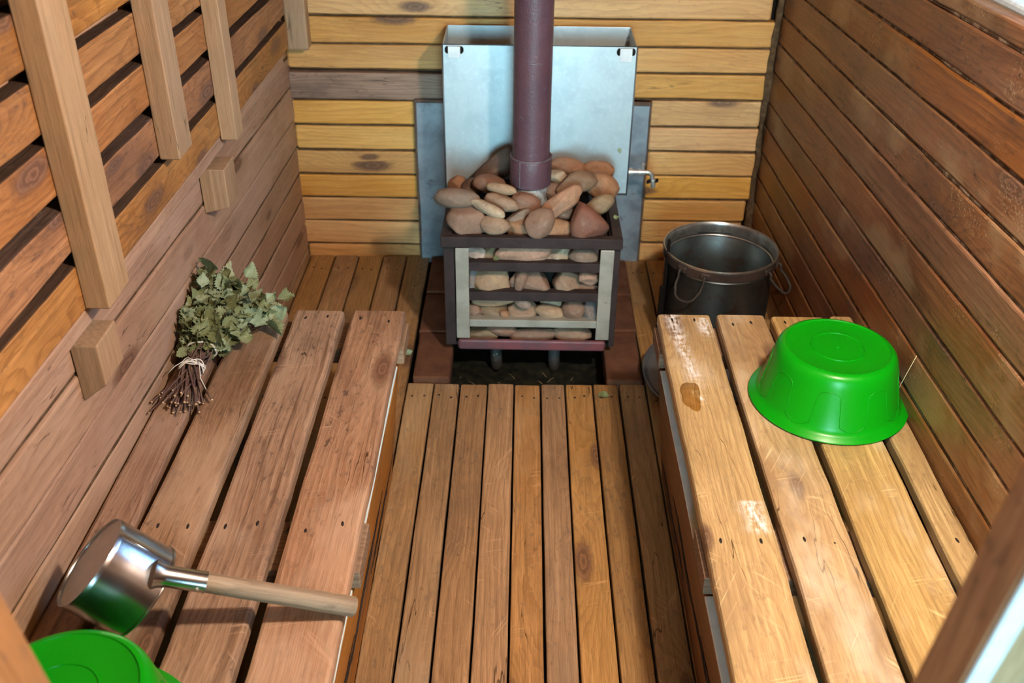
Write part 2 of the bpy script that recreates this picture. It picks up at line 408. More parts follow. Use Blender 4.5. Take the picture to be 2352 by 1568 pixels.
# green plastic
m, nt, b, out = nt_new('green plastic'); g = G(nt)
b.inputs['Base Color'].default_value = (.001, .31, .004, 1)
b.inputs['Roughness'].default_value = .3
b.inputs['Specular IOR Level'].default_value = .35
tr = g.n('ShaderNodeBsdfTranslucent'); tr.inputs[0].default_value = (.001, .40, .004, 1)
mx = g.n('ShaderNodeMixShader'); mx.inputs[0].default_value = .22
nt.links.new(b.outputs[0], mx.inputs[1]); nt.links.new(tr.outputs[0], mx.inputs[2]); nt.links.new(mx.outputs[0], out.inputs[0])
bp = g.n('ShaderNodeBump'); bp.inputs['Strength'].default_value = .05; bp.inputs['Distance'].default_value = .002
g.put(bp.inputs['Height'], g.noise(g.obj(), 70, 3)); g.put(b.inputs['Normal'], bp.outputs[0])
M['green'] = m

# stones: colour per object
m, nt, b, out = nt_new('river stone'); g = G(nt)
oc = g.n('ShaderNodeObjectInfo').outputs['Color']
ob = g.obj()
n1 = g.noise(ob, 16, 5, .6); n2 = g.noise(ob, 140, 3, .6); n3 = g.noise(ob, 34, 4, .6)
c = g.mix(g.mr(n1, .35, .7), oc, g.mix(.55, oc, (.16, .09, .06)))
c = g.mix(g.m('MULTIPLY', g.mr(n3, .55, .75), .16), c, (.55, .42, .32))
c = g.mix(g.m('MULTIPLY', g.mr(n2, .58, .70), .55), c, (.06, .035, .03))
g.put(b.inputs['Base Color'], c); b.inputs['Roughness'].default_value = .72; b.inputs['Specular IOR Level'].default_value = .3
bp = g.n('ShaderNodeBump'); bp.inputs['Strength'].default_value = .45; bp.inputs['Distance'].default_value = .0025
g.put(bp.inputs['Height'], g.m('ADD', n2, g.m('MULTIPLY', n3, 1.5))); g.put(b.inputs['Normal'], bp.outputs[0])
M['stone'] = m

# leaves: colour per leaf from the tone attribute
m, nt, b, out = nt_new('dried birch leaf'); g = G(nt)
tn = g.attr('tone', 'Fac'); co = g.attr('gco')
cr = g.n('ShaderNodeValToRGB'); g.put(cr.inputs[0], tn)
el = cr.color_ramp.elements
el[0].position = 0; el[0].color = (.075, .085, .03, 1); el[1].position = 1; el[1].color = (.42, .44, .24, 1)
for p, cc in ((.25, (.14, .155, .055)), (.5, (.19, .235, .12)), (.75, (.26, .32, .20))):
    e = el.new(p); e.color = (*cc, 1)
sp = g.n('ShaderNodeSeparateXYZ'); g.put(sp.inputs[0], co)
vein = g.m('ABSOLUTE', g.m('SUBTRACT', g.m('FRACT', g.m('ADD', g.m('MULTIPLY', sp.outputs[0], 5), g.m('MULTIPLY', g.m('ABSOLUTE', sp.outputs[1]), -4))), .5))
mid = g.mr(g.m('ABSOLUTE', sp.outputs[1]), .0, .05, 1, 0)
vm = g.m('MAXIMUM', g.m('MULTIPLY', g.mr(vein, .40, .5), .35), g.m('MULTIPLY', mid, .6))
c = g.mix(vm, cr.outputs[0], (.45, .47, .30))
c = g.mix(g.m('MULTIPLY', g.mr(g.noise(co, 3, 3), .5, .75), .5), c, (.10, .08, .035))
g.put(b.inputs['Base Color'], c); b.inputs['Roughness'].default_value = .6; b.inputs['Specular IOR Level'].default_value = .35
M['leaf'] = m

# clear films: glass pane and water
def clear(name, tint, gloss, rough=.03):
    m, nt, b, out = nt_new(name); g = G(nt); nt.nodes.remove(b)
    t = g.n('ShaderNodeBsdfTransparent'); t.inputs[0].default_value = (*tint, 1)
    gl = g.n('ShaderNodeBsdfGlossy'); gl.inputs['Roughness'].default_value = rough
    fr = g.n('ShaderNodeFresnel'); fr.inputs[0].default_value = 1.4
    mx = g.n('ShaderNodeMixShader'); g.put(mx.inputs[0], g.m('MULTIPLY', fr.outputs[0], gloss))
    nt.links.new(t.outputs[0], mx.inputs[1]); nt.links.new(gl.outputs[0], mx.inputs[2]); nt.links.new(mx.outputs[0], out.inputs[0])
    return m
M['glass'] = clear('window glass', (.97, .98, 1), 1.)
M['water'] = clear('wet puddle', (.95, .80, .56), 4., .05)

X3 = (Vector((1, 0, 0)), Vector((0, 1, 0)), Vector((0, 0, 1)))
def YT(t): return Vector((0, 1, -t)).normalized()

# ------------------------------------------------------------------ the room
XL, XR, YB, YF, ZC = -.89, .945, 3.73, -1.3, 2.3
TILT = .043
def zt(zb, y): return zb+TILT*(3.65-y)

def side_wall(name, x, sgn, edges, mat, jute, hole=None):
    w = MB()
    ax = (YT(TILT), Vector((0, 0, 1)), Vector((1, 0, 0)))
    def row(z0, z1, y0, y1):
        L = y1-y0; yc = (y0+y1)/2
        gap = rnd(.005, .010)
        c = Vector((x-sgn*(-.022)*-1, yc, zt((z0+z1)/2, yc)))
        c.x = x+sgn*.022+rnd(-.0025, .0025)
        w.board(c, ax, L/math.cos(math.atan(TILT)), z1-z0-gap, .044, .006, .0022, int(L/.06))
        # caulk rope in the seam under the plank
        if y1-y0 > 1.:
            w.board(Vector((x+sgn*.012, yc, zt(z0, yc))), ax, L, .011, .016, .004, .004, int(L/.012), mi=1, tone=.5)
    for z0, z1 in zip(edges[:-1], edges[1:]):
        if hole and z1 > hole[2]+.02 and z0 < hole[3]-.02:
            row(z0, z1, YF, hole[0]); row(z0, z1, hole[1], YB+.05)
        else:
            row(z0, z1, YF, YB+.05)
    # dark log core behind the planks
    xo = x+sgn*.05
    zb, ztop = -.15, 2.6
    def core(y0, y1, z0, z1):
        w.box((min(xo, xo+sgn*.06), y0, z0), (max(xo, xo+sgn*.06), y1, z1), .002, mi=2)
    if hole:
        core(YF, hole[0], zb, ztop); core(hole[1], YB+.05, zb, ztop)
        core(hole[0], hole[1], zb, hole[2]+.02); core(hole[0], hole[1], hole[3]+.05, ztop)
    else:
        core(YF, YB+.05, zb, ztop)
    o = w.build(name, [M[mat], M[jute], M['dark']])
    return tag(o, kind='structure')

eL = [-.32, -.19, -.08, .03, .14, .25, .36, .47, .585, .715, .83, .94, 1.05, 1.16, 1.27, 1.38, 1.49, 1.60, 1.71, 1.82, 1.93, 2.04, 2.15, 2.26, 2.4]
wl = side_wall('wall_left', XL, -1, eL, 'left', 'jute')
wl['label'] = 'pale pine plank wall on the left, behind the folded shelf'
SILL = 1.372
eR = [-.30, -.2, -.12, -.03, .07, .17, .27, .373, .478, .586, .68, .80, .906, 1.007, 1.115, 1.218, 1.325, SILL, 1.47, 1.575, 1.68, 1.785, 1.90, 2.0, 2.1, 2.2, 2.32, 2.4]
WY0, WY1, WZ1 = 1.50, 2.60, 1.90
wr = side_wall('wall_right', XR, 1, eR, 'right', 'juteR', hole=(WY0, WY1, SILL, WZ1))
wr['label'] = 'dark stained plank wall on the right, below the window'

# back wall: full boards above, short boards either side of the hearth plate below
w = MB()
axb = (X3[0], X3[2], X3[1])
def brow(z0, z1, x0, x1, mi=0, push=0., cz=True, dz=0.):
    gap = rnd(.006, .011)
    ang = rnd(-.003, .003)
    a = Vector((1, 0, ang)).normalized()
    c = Vector(((x0+x1)/2, YB+.022-push+rnd(-.003, .003), (z0+z1)/2+dz))
    w.board(c, (a, X3[2], X3[1]), x1-x0, z1-z0-gap, .044, .006, .0022, max(3, int((x1-x0)/.05)), mi=mi)
    if cz: w.board(Vector(((x0+x1)/2, YB+.016, z0)), (a, X3[2], X3[1]), x1-x0-.01, .010, .02, .004, .003, int((x1-x0)/.012), mi=1, tone=.5)
zl = [-.06, .049, .153, .258, .359, .461, .565, .665]
zr = [-.05, .072, .172, .27, .372, .473, .575, .683]
for z0, z1 in zip(zl[:-1], zl[1:]): brow(z0, z1, -.90+rnd(-.01, .012), -.417+rnd(-.004, .004))
for z0, z1 in zip(zr[:-1], zr[1:]): brow(z0, z1, .497+rnd(-.003, .003), .925+rnd(-.02, .008))
brow(.667, .778, -.893, -.27, mi=3, push=.012)
brow(.683, .783, -.25, .922, dz=.001)
zz = [.786, .882, .985, 1.09, 1.195, 1.30, 1.40, 1.505, 1.61, 1.72, 1.83, 1.94, 2.05, 2.16, 2.27, 2.4]
for z0, z1 in zip(zz[:-1], zz[1:]): brow(z0, z1, -.90+rnd(-.01, .01), .925+rnd(-.025, .015))
w.box((-1.0, YB+.046, -.15), (1.05, YB+.11, 2.6), .002, mi=2)
# jute stuffed into the right-hand corner
w.board(Vector((.932, YB+.006, 1.1)), (X3[2], X3[0], X3[1]), 2.4, .024, .03, .008, .016, 110, mi=1, tone=.5)
wb = w.build('wall_back', [M['back'], M['jute'], M['dark'], M['grey']])
tag(wb, 'yellow pine plank wall at the far end, behind the stove', kind='structure')

w = MB()
w.box((-.868, 3.655, .876), (-.79, 3.715, 2.32), .006, axis=2, jit=.0012, n=20)
tag(w.build('trim_1', M['batten']), 'upright board in the far left corner', kind='structure')

# ceiling and the wall behind the camera with its open doorway
w = MB()
for i in range(17):
    x0 = -1.0+i*.12
    w.board(Vector((x0+.06, 1.2, ZC+.02)), (X3[1], X3[0], X3[2]), 5.2, .116, .03, .004, .001, 8)
tag(w.build('ceiling', M['ceil']), kind='structure')
w = MB()
for i in range(21):
    z0 = -.05+i*.115
    if z0 < 2.0:
        w.board(Vector((-.55, YF-.02, z0+.057)), (X3[0], X3[2], X3[1]), .8, .11, .04, .005, .001, 6)
        w.board(Vector((.94, YF-.02, z0+.057)), (X3[0], X3[2], X3[1]), .1, .11, .04, .005, .001, 2)
    else:
        w.board(Vector((0, YF-.02, z0+.057)), (X3[0], X3[2], X3[1]), 1.95, .11, .04, .005, .001, 6)
tag(w.build('wall_front', M['back']), kind='structure')

# floor boards
w = MB(); nails = MB()
xe = [-.985, -.88, -.776, -.676, -.575, -.475, -.378, -.288, -.198, -.104, -.014, .075, .159, .252, .341, .432, .522, .612, .702, .792, .882, .98]
for i, (x0, x1) in enumerate(zip(xe[:-1], xe[1:])):
    mid_ = -.379 < x0 < .43
    y1 = 2.785+.02*(x0+.3)+rnd(-.005, .005) if mid_ else 3.72
    y0 = -1.35
    gap = rnd(.004, .008)
    w.board(Vector(((x0+x1)/2, (y0+y1)/2, -.016+rnd(-.0015, .0015))), (X3[1], -X3[0], X3[2]), y1-y0, x1-x0-gap, .032, .004, .0012, 60,
            tone={13: .12, 14: .2, 15: .25, 5: .35, 4: .3}.get(i))
    for yy in (([y1-.075, 1.02] if mid_ else [3.60, 2.70])):
        for dx in (-.019, .019):
            nails.lathe([(.0, .0012), (.004, .0012), (.0042, -.001)], Matrix.Translation(((x0+x1)/2+dx+rnd(-.004, .004), yy+rnd(-.008, .008), .0)), 8)
fl = w.build('floor', M['floor'])
tag(fl, 'narrow pine floor boards running towards the stove', kind='structure')
nails.build('floor_nails', M['nail'], fl)
w = MB()
w.box((-1.0, -1.35, -.10), (1.0, 2.75, -.05), .002)
w.box((-1.0, 2.75, -.16), (1.0, 3.78, -.11), .002)
gr = w.build('floor_ground', M['soil']); tag(gr, 'dark wet ground in the pit under the stove', kind='structure')
# debris in the pit: uneven wet soil
w = MB(); n = 44; k = 30
vs = []; fs = []
for j in range(k+1):
    for i in range(n+1):
        x = -.25+.56*i/n; y = 2.76+.62*j/k
        vs.append((x, y, -.10+.018*nz(x*9, y*9, 3)+.010*nz(x*31, y*31, 5)))
for j in range(k):
    for i in range(n):
        a = j*(n+1)+i; fs.append((a, a+1, a+n+2, a+n+1))
w.add(vs, fs, 0, True)
for i in range(12):
    p = Vector((rnd(-.22, .28), rnd(2.80, 3.05), -.092)); d = Vector((rnd(-1, 1), rnd(-1, 1), rnd(-.1, .2)))*rnd(.006, .022)
    w.tube([p-d, p+d*.2+Vector((0, 0, .003)), p+d], .0008, 4, mi=1)
w2 = w.build('soil_litter', [M['soil'], M['straw']], gr); w2['kind'] = 'stuff'

# window in the right wall
wn = empty('window_1', (XR+.06, (WY0+WY1)/2, SILL+.07), 'window high in the right wall with a pale sill', None); wn['kind'] = 'structure'
def ty(x0, x1, y0, y1, z0, z1, mb, bev=.004, t=TILT, tone=None):
    yc = (y0+y1)/2
    mb.board(Vector(((x0+x1)/2, yc, (z0+z1)/2-t*(yc-1.9))), (YT(t), X3[0], X3[2]), y1-y0, x1-x0, z1-z0, bev, .0008, 10, tone=tone)
ty(XR+.005, XR+.135, WY0, WY1, 1.405, 1.440, s := MB()); s.build('sill', M['sillb'], wn)
f = MB()
f.box((XR+.09, WY0, 1.43), (XR+.13, WY0+.05, 1.93), .003); f.box((XR+.09, WY1-.05, 1.38), (XR+.13, WY1, 1.93), .003)
f.box((XR+.09, WY0, WZ1-.02), (XR+.13, WY1, WZ1+.05), .003)
f.box((XR+.09, 2.30, 1.40), (XR+.13, 2.34, 1.93), .003)
ty(XR+.09, XR+.13, WY0, WY1, 1.43, 1.475, f)
f.build('window_frame', M['sillw'], wn)
f = MB(); f.box((XR+.106, WY0+.04, 1.42), (XR+.110, WY1-.04, 1.90), .0005); f.build('pane', M['glass'], wn)
f = MB()
ty(XR+.035, XR+.085, 1.985, 2.56, 1.442, 1.464, f, .007)
tag(recenter(f.build('wooden_batten', M['battenw']), (XR+.06, 2.3, 1.43)), 'short white batten lying on the window sill at the top right', 'batten')

# ------------------------------------------------------------------ folded shelf on the left wall
sh = empty('folding_shelf', (-.87, 2.2, .93), 'slatted wooden shelf folded up flat against the left wall', 'shelf')
TS = .02
def slat(x0, x1, y0, y1, z0, z1, name, mat, tone=None, wane=0, jit=.002, t=TS):
    mb = MB(); yc = (y0+y1)/2
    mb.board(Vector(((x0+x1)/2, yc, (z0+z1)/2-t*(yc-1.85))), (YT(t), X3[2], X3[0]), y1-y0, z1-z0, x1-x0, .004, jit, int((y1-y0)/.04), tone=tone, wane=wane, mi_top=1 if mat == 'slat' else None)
    return mb.build(name, [M[mat], M['topshade']] if mat == 'slat' else M[mat], sh)
for i, (z0, z1) in enumerate(((.939, 1.036), (1.057, 1.154), (1.180, 1.275), (1.296, 1.389), (1.412, 1.506), (1.53, 1.625), (1.648, 1.745))):
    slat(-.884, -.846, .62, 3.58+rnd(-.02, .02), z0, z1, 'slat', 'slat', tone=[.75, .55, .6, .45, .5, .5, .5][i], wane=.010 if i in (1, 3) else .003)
slat(-.888, -.850, .62, 3.50, .900, .936, 'rail', 'left')
for i, (y0, y1, z0, x1) in enumerate(((1.66, 1.772, .947, -.797), (2.18, 2.278, 1.045, -.797), (2.652, 2.722, .913, -.799))):
    mb = MB()
    mb.board(Vector(((-.8455+x1)/2, (y0+y1)/2, (z0+1.80)/2)), (X3[2], X3[1], X3[0]), 1.80-z0, y1-y0, x1+.8455, .003, .0014, 30, tone=[.5, .45, .9][i])
    mb.build('cross_batten', M['batten'], sh)

# two support blocks under the shelf
def block(y0, y1, xo, zt_, zo, zi, label):
    mb = MB()
    xi = -.888
    v = []
    for y in (y0, y1):
        v += [(xi, y, zi), (xo, y, zo), (xo, y, zt_), (xi, y, zt_)]
    f = [(0, 1, 2, 3), (7, 6, 5, 4), (0, 4, 5, 1), (1, 5, 6, 2), (2, 6, 7, 3), (3, 7, 4, 0)]
    off = (rnd(0, 9), rnd(0, 9), rnd(0, 9))
    mb.add(v, f, 0, False, [(p[2]+off[0], p[1]+off[1], p[0]+off[2]) for p in v], .6)
    o = mb.build('wooden_block', M['batten'])
    bv = o.modifiers.new('edge', 'BEVEL'); bv.width = .003; bv.segments = 2
    recenter(o, (xi, (y0+y1)/2, (zi+zt_)/2))
    tag(o, label, 'block', 'support blocks under the folded shelf')
block(1.642, 1.745, -.833, .872, .778, .737, 'nearer wooden support block on the left wall, under the largest upright batten')
block(2.545, 2.645, -.816, .868, .755, .736, 'farther wooden support block on the left wall, above the leaf bundle')

# ------------------------------------------------------------------ benches
def bench(label, loc, planks, yend, bearer_x, wood_m, beam_m, sx, xt, xb, xw, tones, bear_y):
    t = empty('slatted_bench', loc, label, 'bench', None)
    for i, (x0, x1) in enumerate(planks):
        mb = MB(); y0, y1 = .80, yend[i]
        mb.board(Vector(((x0+x1)/2, (y0+y1)/2, .48)), (X3[1], -X3[0], X3[2]), y1-y0, x1-x0, .04, .009, .0028, 40, tone=tones[i])
        p = mb.build('seat_plank', M['benchS' if sx < 0 and i == 0 else wood_m], t)
        ww = x1-x0
        for yy in bear_y:
            for fx in ((.24, .72) if ww > .1 else (.45,)):
                nb = MB()
                Mx = Matrix.Translation((x0+ww*fx+rnd(-.008, .008), yy+rnd(-.012, .012), .5003)) @ Matrix.Rotation(rnd(-.2, .2), 4, 'Z') @ Matrix.Diagonal((.85, 2.3, 1, 1))
                nb.lathe([(0, .0003), (.0036, .0003), (.0042, -.003)], Mx, 8)
                nb.build('nail_hole', M['nail'], p)
    for (y0, y1) in ((2.283, 2.425), (1.452, 1.598), (.86, 1.0)):
        mb = MB(); mb.board(Vector(((bearer_x[0]+bearer_x[1])/2, (y0+y1)/2, .436)), (X3[0], X3[1], X3[2]), bearer_x[1]-bearer_x[0], y1-y0, .047, .003, .001, 8)
        mb.build('bearer', M['bearer'], t)
    # leaning side beam with a painted top edge
    wd = Vector((xt-xb, 0, .405)).normalized(); th = wd.cross(X3[1])*(1 if sx > 0 else -1)
    th = Vector((wd.z*sx, 0, -wd.x*sx))
    mb = MB()
    c = Vector(((xt+xb)/2, 1.56, .2025))-th*.026
    mb.board(c, (X3[1], wd, th), 1.50, math.hypot(xt-xb, .402), .05, .006, .004, 60, wane=.012)
    bm = mb.build('side_beam', M[beam_m], t)
    mb = MB()
    for y0, y1 in ((.80, 1.45), (1.60, 2.275)):
        xa, xc = sorted((xt-sx*.001, xt-sx*.05))
        mb.box((xa, y0, .4045), (xc, y1, .4115), .001, axis=1, jit=.0012, n=20)
    mb.build('painted_strip', M['white'], bm)
    # bark seam along the side beam
    mb = MB()
    for y0, y1, zz_ in ((.85, 1.5, .23), (1.35, 2.0, .20), (1.8, 2.28, .10)):
        pts = []
        for i in range(26):
            y = y0+(y1-y0)*i/25; z = zz_+.02*nz(y*5, sx, 2)+.01*nz(y*22, sx, 7)
            pts.append(Vector((xb+(xt-xb)*z/.405, y, z))+th*.0005)
        mb.tube(pts, [max(.0008, .004*(1-abs(2*i/25-1)**3)*(.6+.8*abs(nz(i*.6, sx, zz_)))) for i in range(26)], 5)
    mb.build('bark_seam', M['nail'], bm)
    for y in (2.33, .92):
        mb = MB(); xl0, xl1 = sorted((xw, xw-sx*.0+(.045 if sx > 0 else -.045)))
        mb.box((xl0, y-.04, .0), (xl1, y+.04, .412), .003, axis=2, jit=.0005, n=4)
        mb.build('leg', M['bearer'], t)
    return t
bench('brown slatted bench along the left wall, with leaf bundle and metal dipper on it', (-.6, 1.6, 0),
      [(-.473, -.324), (-.633, -.496), (-.781, -.655), (-.886, -.801)], [2.432, 2.428, 2.424, 2.42], (-.88, -.316),
      'benchL', 'beamL', 1, -.333, -.374, -.84, [.80, .72, .5, .3], (2.378, 1.538, .93))
bench('honey coloured slatted bench along the right wall, with one upturned green basin on it', (.66, 1.6, 0),
      [(.390, .540), (.557, .694), (.711, .860), (.879, .942)], [2.437, 2.441, 2.434, 2.44], (.384, .935),
      'benchR', 'beamR', -1, .388, .434, .86, [.7, .55, .5, .45], (2.39, 1.52, .93))

# the wet patch on the first plank of the right bench
def dome(cx, cy, rx, ry, h, z, seed, n=28, rings=6):
    mb = MB(); vs = [(cx, cy, z+h)]; fs = []
    for j in range(1, rings+1):
        for k in range(n):
            a = 2*PI*k/n; r = j/rings*(1+.28*nz(math.cos(a)*1.6+seed, math.sin(a)*1.6, seed)+.08*nz(math.cos(a)*5, math.sin(a)*5, seed))
            vs.append((cx+rx*r*math.cos(a), cy+ry*r*math.sin(a), z+h*(1-(j/rings)**3)))
    for k in range(n): fs.append((0, 1+k, 1+(k+1) % n))
    for j in range(rings-1):
        for k in range(n):
            k2 = (k+1) % n; fs.append((1+j*n+k, 1+(j+1)*n+k, 1+(j+1)*n+k2, 1+j*n+k2))
    mb.add(vs, fs, 0, True)
    return mb
tag(recenter(dome(.432, 2.035, .026, .060, .0035, .5005, 3.3).build('water_puddle', M['water']), (.432, 2.035, .5)),
    'small glistening wet puddle on the front plank of the right bench', 'puddle')

# ------------------------------------------------------------------ hearth plate, tank and tap
mb = MB()
mb.box((-.416, 3.703, -.02), (.494, 3.709, .672), .001)
o = recenter(mb.build('steel_plate', M['steel']), (.04, 3.706, 0))
tag(o, 'blue-grey steel sheet set into the far wall behind the water tank', 'metal plate')
mb = MB(); mb.box((-.416, 3.698, .668), (.494, 3.712, .682), .002, axis=0, jit=.002, n=30); mb.build('top_lip', M['rust'], o)
for x in (-.414, .490):
    mb = MB(); mb.box((x-.004, 3.699, 0), (x+.005, 3.712, .67), .002, axis=2, jit=.003, n=40); mb.build('side_lip', M['rust'], o)

TX0, TX1, TY0, TY1, TZ0, TZ1 = -.281, .392, 3.44, 3.695, .414, .966
tk = empty('water_tank', ((TX0+TX1)/2, 3.57, TZ0), 'open galvanised water tank standing behind the stove pipe against the far wall', 'water tank')
mb = MB(); th = .0035
def sheet(a, b): mb.box(a, b, .0012)
sheet((TX0, TY0, TZ0), (TX1, TY0+th, TZ1)); sheet((TX0, TY1-th, TZ0), (TX1, TY1, TZ1))
sheet((TX0, TY0, TZ0), (TX0+th, TY1, TZ1)); sheet((TX1-th, TY0, TZ0), (TX1, TY1, TZ1)); sheet((TX0, TY0, TZ0), (TX1, TY1, TZ0+th))
mb.build('tank_body', M['zinc'], tk)
mb = MB()
for z in (TZ0+.004,): mb.tube([(TX0, TY0, z), (TX1, TY0, z)], .004, 8)
mb.tube([(TX0, TY0, TZ0), (TX0, TY0, TZ1)], .0028, 8); mb.tube([(TX1, TY0, TZ0), (TX1, TY0, TZ1)], .0028, 8)
mb.tube([(TX0, TY0+.001, TZ1), (TX1, TY0+.001, TZ1)], .002, 8)
mb.build('seam', M['lid'], tk)
for x, h in ((-.240, .046), (.354, .052)):
    mb = MB()
    # folded strap hooked over the rim
    mb.box((x-.021, TY0-.006, TZ1-h), (x+.021, TY0-.0035, TZ1-.003), .001)
    mb.box((x-.021, TY0-.006, TZ1-.006), (x+.021, TY0+.006, TZ1-.003), .001)
    br = mb.build('bracket', M['sillw'], tk)
    for s_ in (-1, 1):
        mb = MB()
        mb.lathe([(0, .002), (.010, .002), (.011, 0)], Matrix.Translation((x+s_*.024, TY0-.001, TZ1-.018)) @ Matrix.Rotation(PI/2, 4, 'X') @ Matrix.Diagonal((.8, 1.2, 1, 1)), 16)
        mb.build('slot', M['black'], br)
for x in (-.16, .24):
    for y in (3.465, 3.66):
        mb = MB(); mb.box((x-.012, y-.012, -.11), (x+.012, y+.012, TZ0), .002, axis=2); mb.build('leg', M['iron'], tk)
# tap
ty0 = 3.52
mb = MB()
Ry = Matrix.Rotation(PI/2, 4, 'Y')
def along(x, z=.474, y=ty0): return Matrix.Translation((x, y, z)) @ Ry
mb.lathe([(0, 0), (.0155, 0), (.0165, .002), (.0165, .011), (.0145, .012), (.0145, .018), (.016, .019), (.016, .025), (.009, .027), (.009, .046), (.0125, .047), (.0125, .056), (.0105, .058), (.0105, .071), (.008, .073), (.008, .086), (0, .086)], along(TX1), 20)
mb.tube([(TX1+.080, ty0, .474), (TX1+.090, ty0, .473), (TX1+.097, ty0, .467), (TX1+.101, ty0, .457), (TX1+.103, ty0, .446)], .0085, 14)
tp = mb.build('tap', M['chrome'], tk, auto=40)
mb = MB()
Mz = Matrix.Translation((TX1+.1045, ty0, .446)) @ Matrix.Rotation(-.12, 4, 'Y')
mb.lathe([(0, 0), (.0115, 0), (.0125, -.003), (.0115, -.012), (.0085, -.014), (.0095, -.018), (.0085, -.022), (.0095, -.026), (.0085, -.030), (.0075, -.033), (.005, -.033), (.005, -.02)], Mz, 18)
mb.build('nozzle', M['chrome'], tp, auto=40)
mb = MB()
mb.lathe([(0, 0), (.004, 0), (.004, .014), (.008, .015), (.008, .022), (.005, .025), (0, .025)], Matrix.Translation((TX1+.064, ty0, .484)), 14)
mb.build('valve_stem', M['chrome'], tp, auto=40)
mb = MB()
for s_ in (-1, 1):
    for i in range(3):
        mb.lathe([(0, -.005), (.006, -.004), (.007, 0), (.006, .004), (0, .005)], Matrix.Translation((TX1+.1035+s_*(.011+.0035*i), ty0-.004, .440+s_*.002*i)) @ Ry, 12)
mb.build('valve_handle', M['black'], tp)

# ------------------------------------------------------------------ stove
st = empty('sauna_stove', (.03, 3.17, -.10), 'iron sauna stove with a stone filled basket and a purple-brown chimney pipe', 'stove')
def part(name, lo, hi, mat, bev=.002, axis=0, parent=st, jit=.0006, n=14):
    mb = MB(); mb.box(lo, hi, bev, axis=axis, jit=jit, n=n); return mb.build(name, M[mat], parent)
part('top_rail', (-.2635, 2.940, .440), (.3365, 2.968, .478), 'iron')
part('top_rail', (-.262, 2.968, .452), (-.228, 3.39, .478), 'iron', axis=1)
part('top_rail', (.303, 2.968, .452), (.336, 3.39, .478), 'iron', axis=1)
part('top_rail', (-.262, 3.39, .452), (.336, 3.425, .478), 'iron')
part('upright', (-.2565, 2.957, .05), (-.221, 2.985, .440), 'iron', axis=2)
part('upright', (.3125, 2.957, .05), (.333, 2.985, .440), 'iron', axis=2)
part('upright', (-.2565, 3.39, .05), (-.225, 3.42, .452), 'iron', axis=2)
part('upright', (.300, 3.39, .05), (.333, 3.42, .452), 'iron', axis=2)
for x0, x1 in ((-.217, -.172), (.266, .3115)):
    o = part('light_upright', (x0, 2.946, .084), (x1, 2.953, .434), 'bare', axis=2)
    mb = MB(); mb.lathe([(0, 0), (.02, 0)], Matrix.Translation(((x0+x1)/2, 2.9455, .43)), 4)
for z0, z1, m_ in ((.347, .380, 'iron'), (.233, .267, 'iron'), (.129, .157, 'bare')):
    part('cross_bar', (-.172, 2.951, z0), (.2665, 2.985, z1), m_, bev=.0015)
part('bottom_bar', (-.213, 2.944, .037), (.3005, 2.960, .077), 'ironred', bev=.007)
for xs in (-.256, .312):
    for z0 in (.347, .233, .129):
        part('side_bar', (xs, 2.985, z0), (xs+.02, 3.39, z0+.03), 'iron', axis=1)
    part('side_bar', (xs, 2.985, .04), (xs+.02, 3.39, .075), 'iron', axis=1)
part('floor_grate', (-.236, 2.988, .030), (.312, 3.40, .042), 'iron')
part('firebox', (-.165, 3.062, .045), (.245, 3.375, .445), 'black', bev=.006, axis=2)
for x, y in ((-.082, 3.03), (.128, 3.03), (-.082, 3.33), (.128, 3.33)):
    mb = MB(); mb.lathe([(0, .03), (.021, .03), (.021, -.055), (.019, -.085), (.015, -.10), (0, -.10)], Matrix.Translation((x, y, 0)), 20, wob=.08)
    mb.build('foot', M['footiron'], st)
PX, PY = .031, 3.18
mb = MB(); mb.lathe([(.0625, .64), (.0625, 1.2), (.0625, 2.32), (.058, 2.32), (.058, .64)], Matrix.Translation((PX, PY, 0)), 64)
pp = mb.build('chimney_pipe', M['pipe'], st, auto=40)
mb = MB(); mb.lathe([(.0605, .44), (.0605, .585), (.05, .585)], Matrix.Translation((PX, PY, 0)), 48); mb.build('pipe_foot', M['pipelow'], pp)
mb = MB(); mb.lathe([(.0685, .572), (.0705, .574), (.071, .62), (.0705, .660), (.068, .668), (.0625, .673), (.060, .673), (.060, .572)], Matrix.Translation((PX, PY, 0)), 64, closed=True)
mb.build('pipe_collar', M['pipe'], pp, auto=40)
mb = MB()
mb.tube([(PX+(.0685+.0015*nz(k*.9, 1, 2))*math.cos(k*2*PI/120), PY+(.0685+.0015*nz(k*.9, 1, 2))*math.sin(k*2*PI/120), .670+.004*nz(k*.7, 5, 1)) for k in range(121)], [.0028+.0016*nz(k*.8, 3, 3) for k in range(121)], 6)
a = math.radians(238)
mb.tube([(PX+.0715*math.cos(a+.02*nz(k, 2, 2)), PY+.0715*math.sin(a+.02*nz(k, 2, 2)), .668-.094*k/20) for k in range(21)], [.0022+.001*nz(k*.9, 8, 3) for k in range(21)], 6)
mb.build('weld_seam', M['weld'], pp)
mb = MB()
mb.tube([(PX+.0622*math.cos(math.radians(255+k*4)), PY+.0622*math.sin(math.radians(255+k*4)), .998+.001*math.sin(k)) for k in range(11)], [.0008+.0022*math.sin(PI*k/10) for k in range(11)], 6)
mb.build('weld_mark', M['weld'], pp)

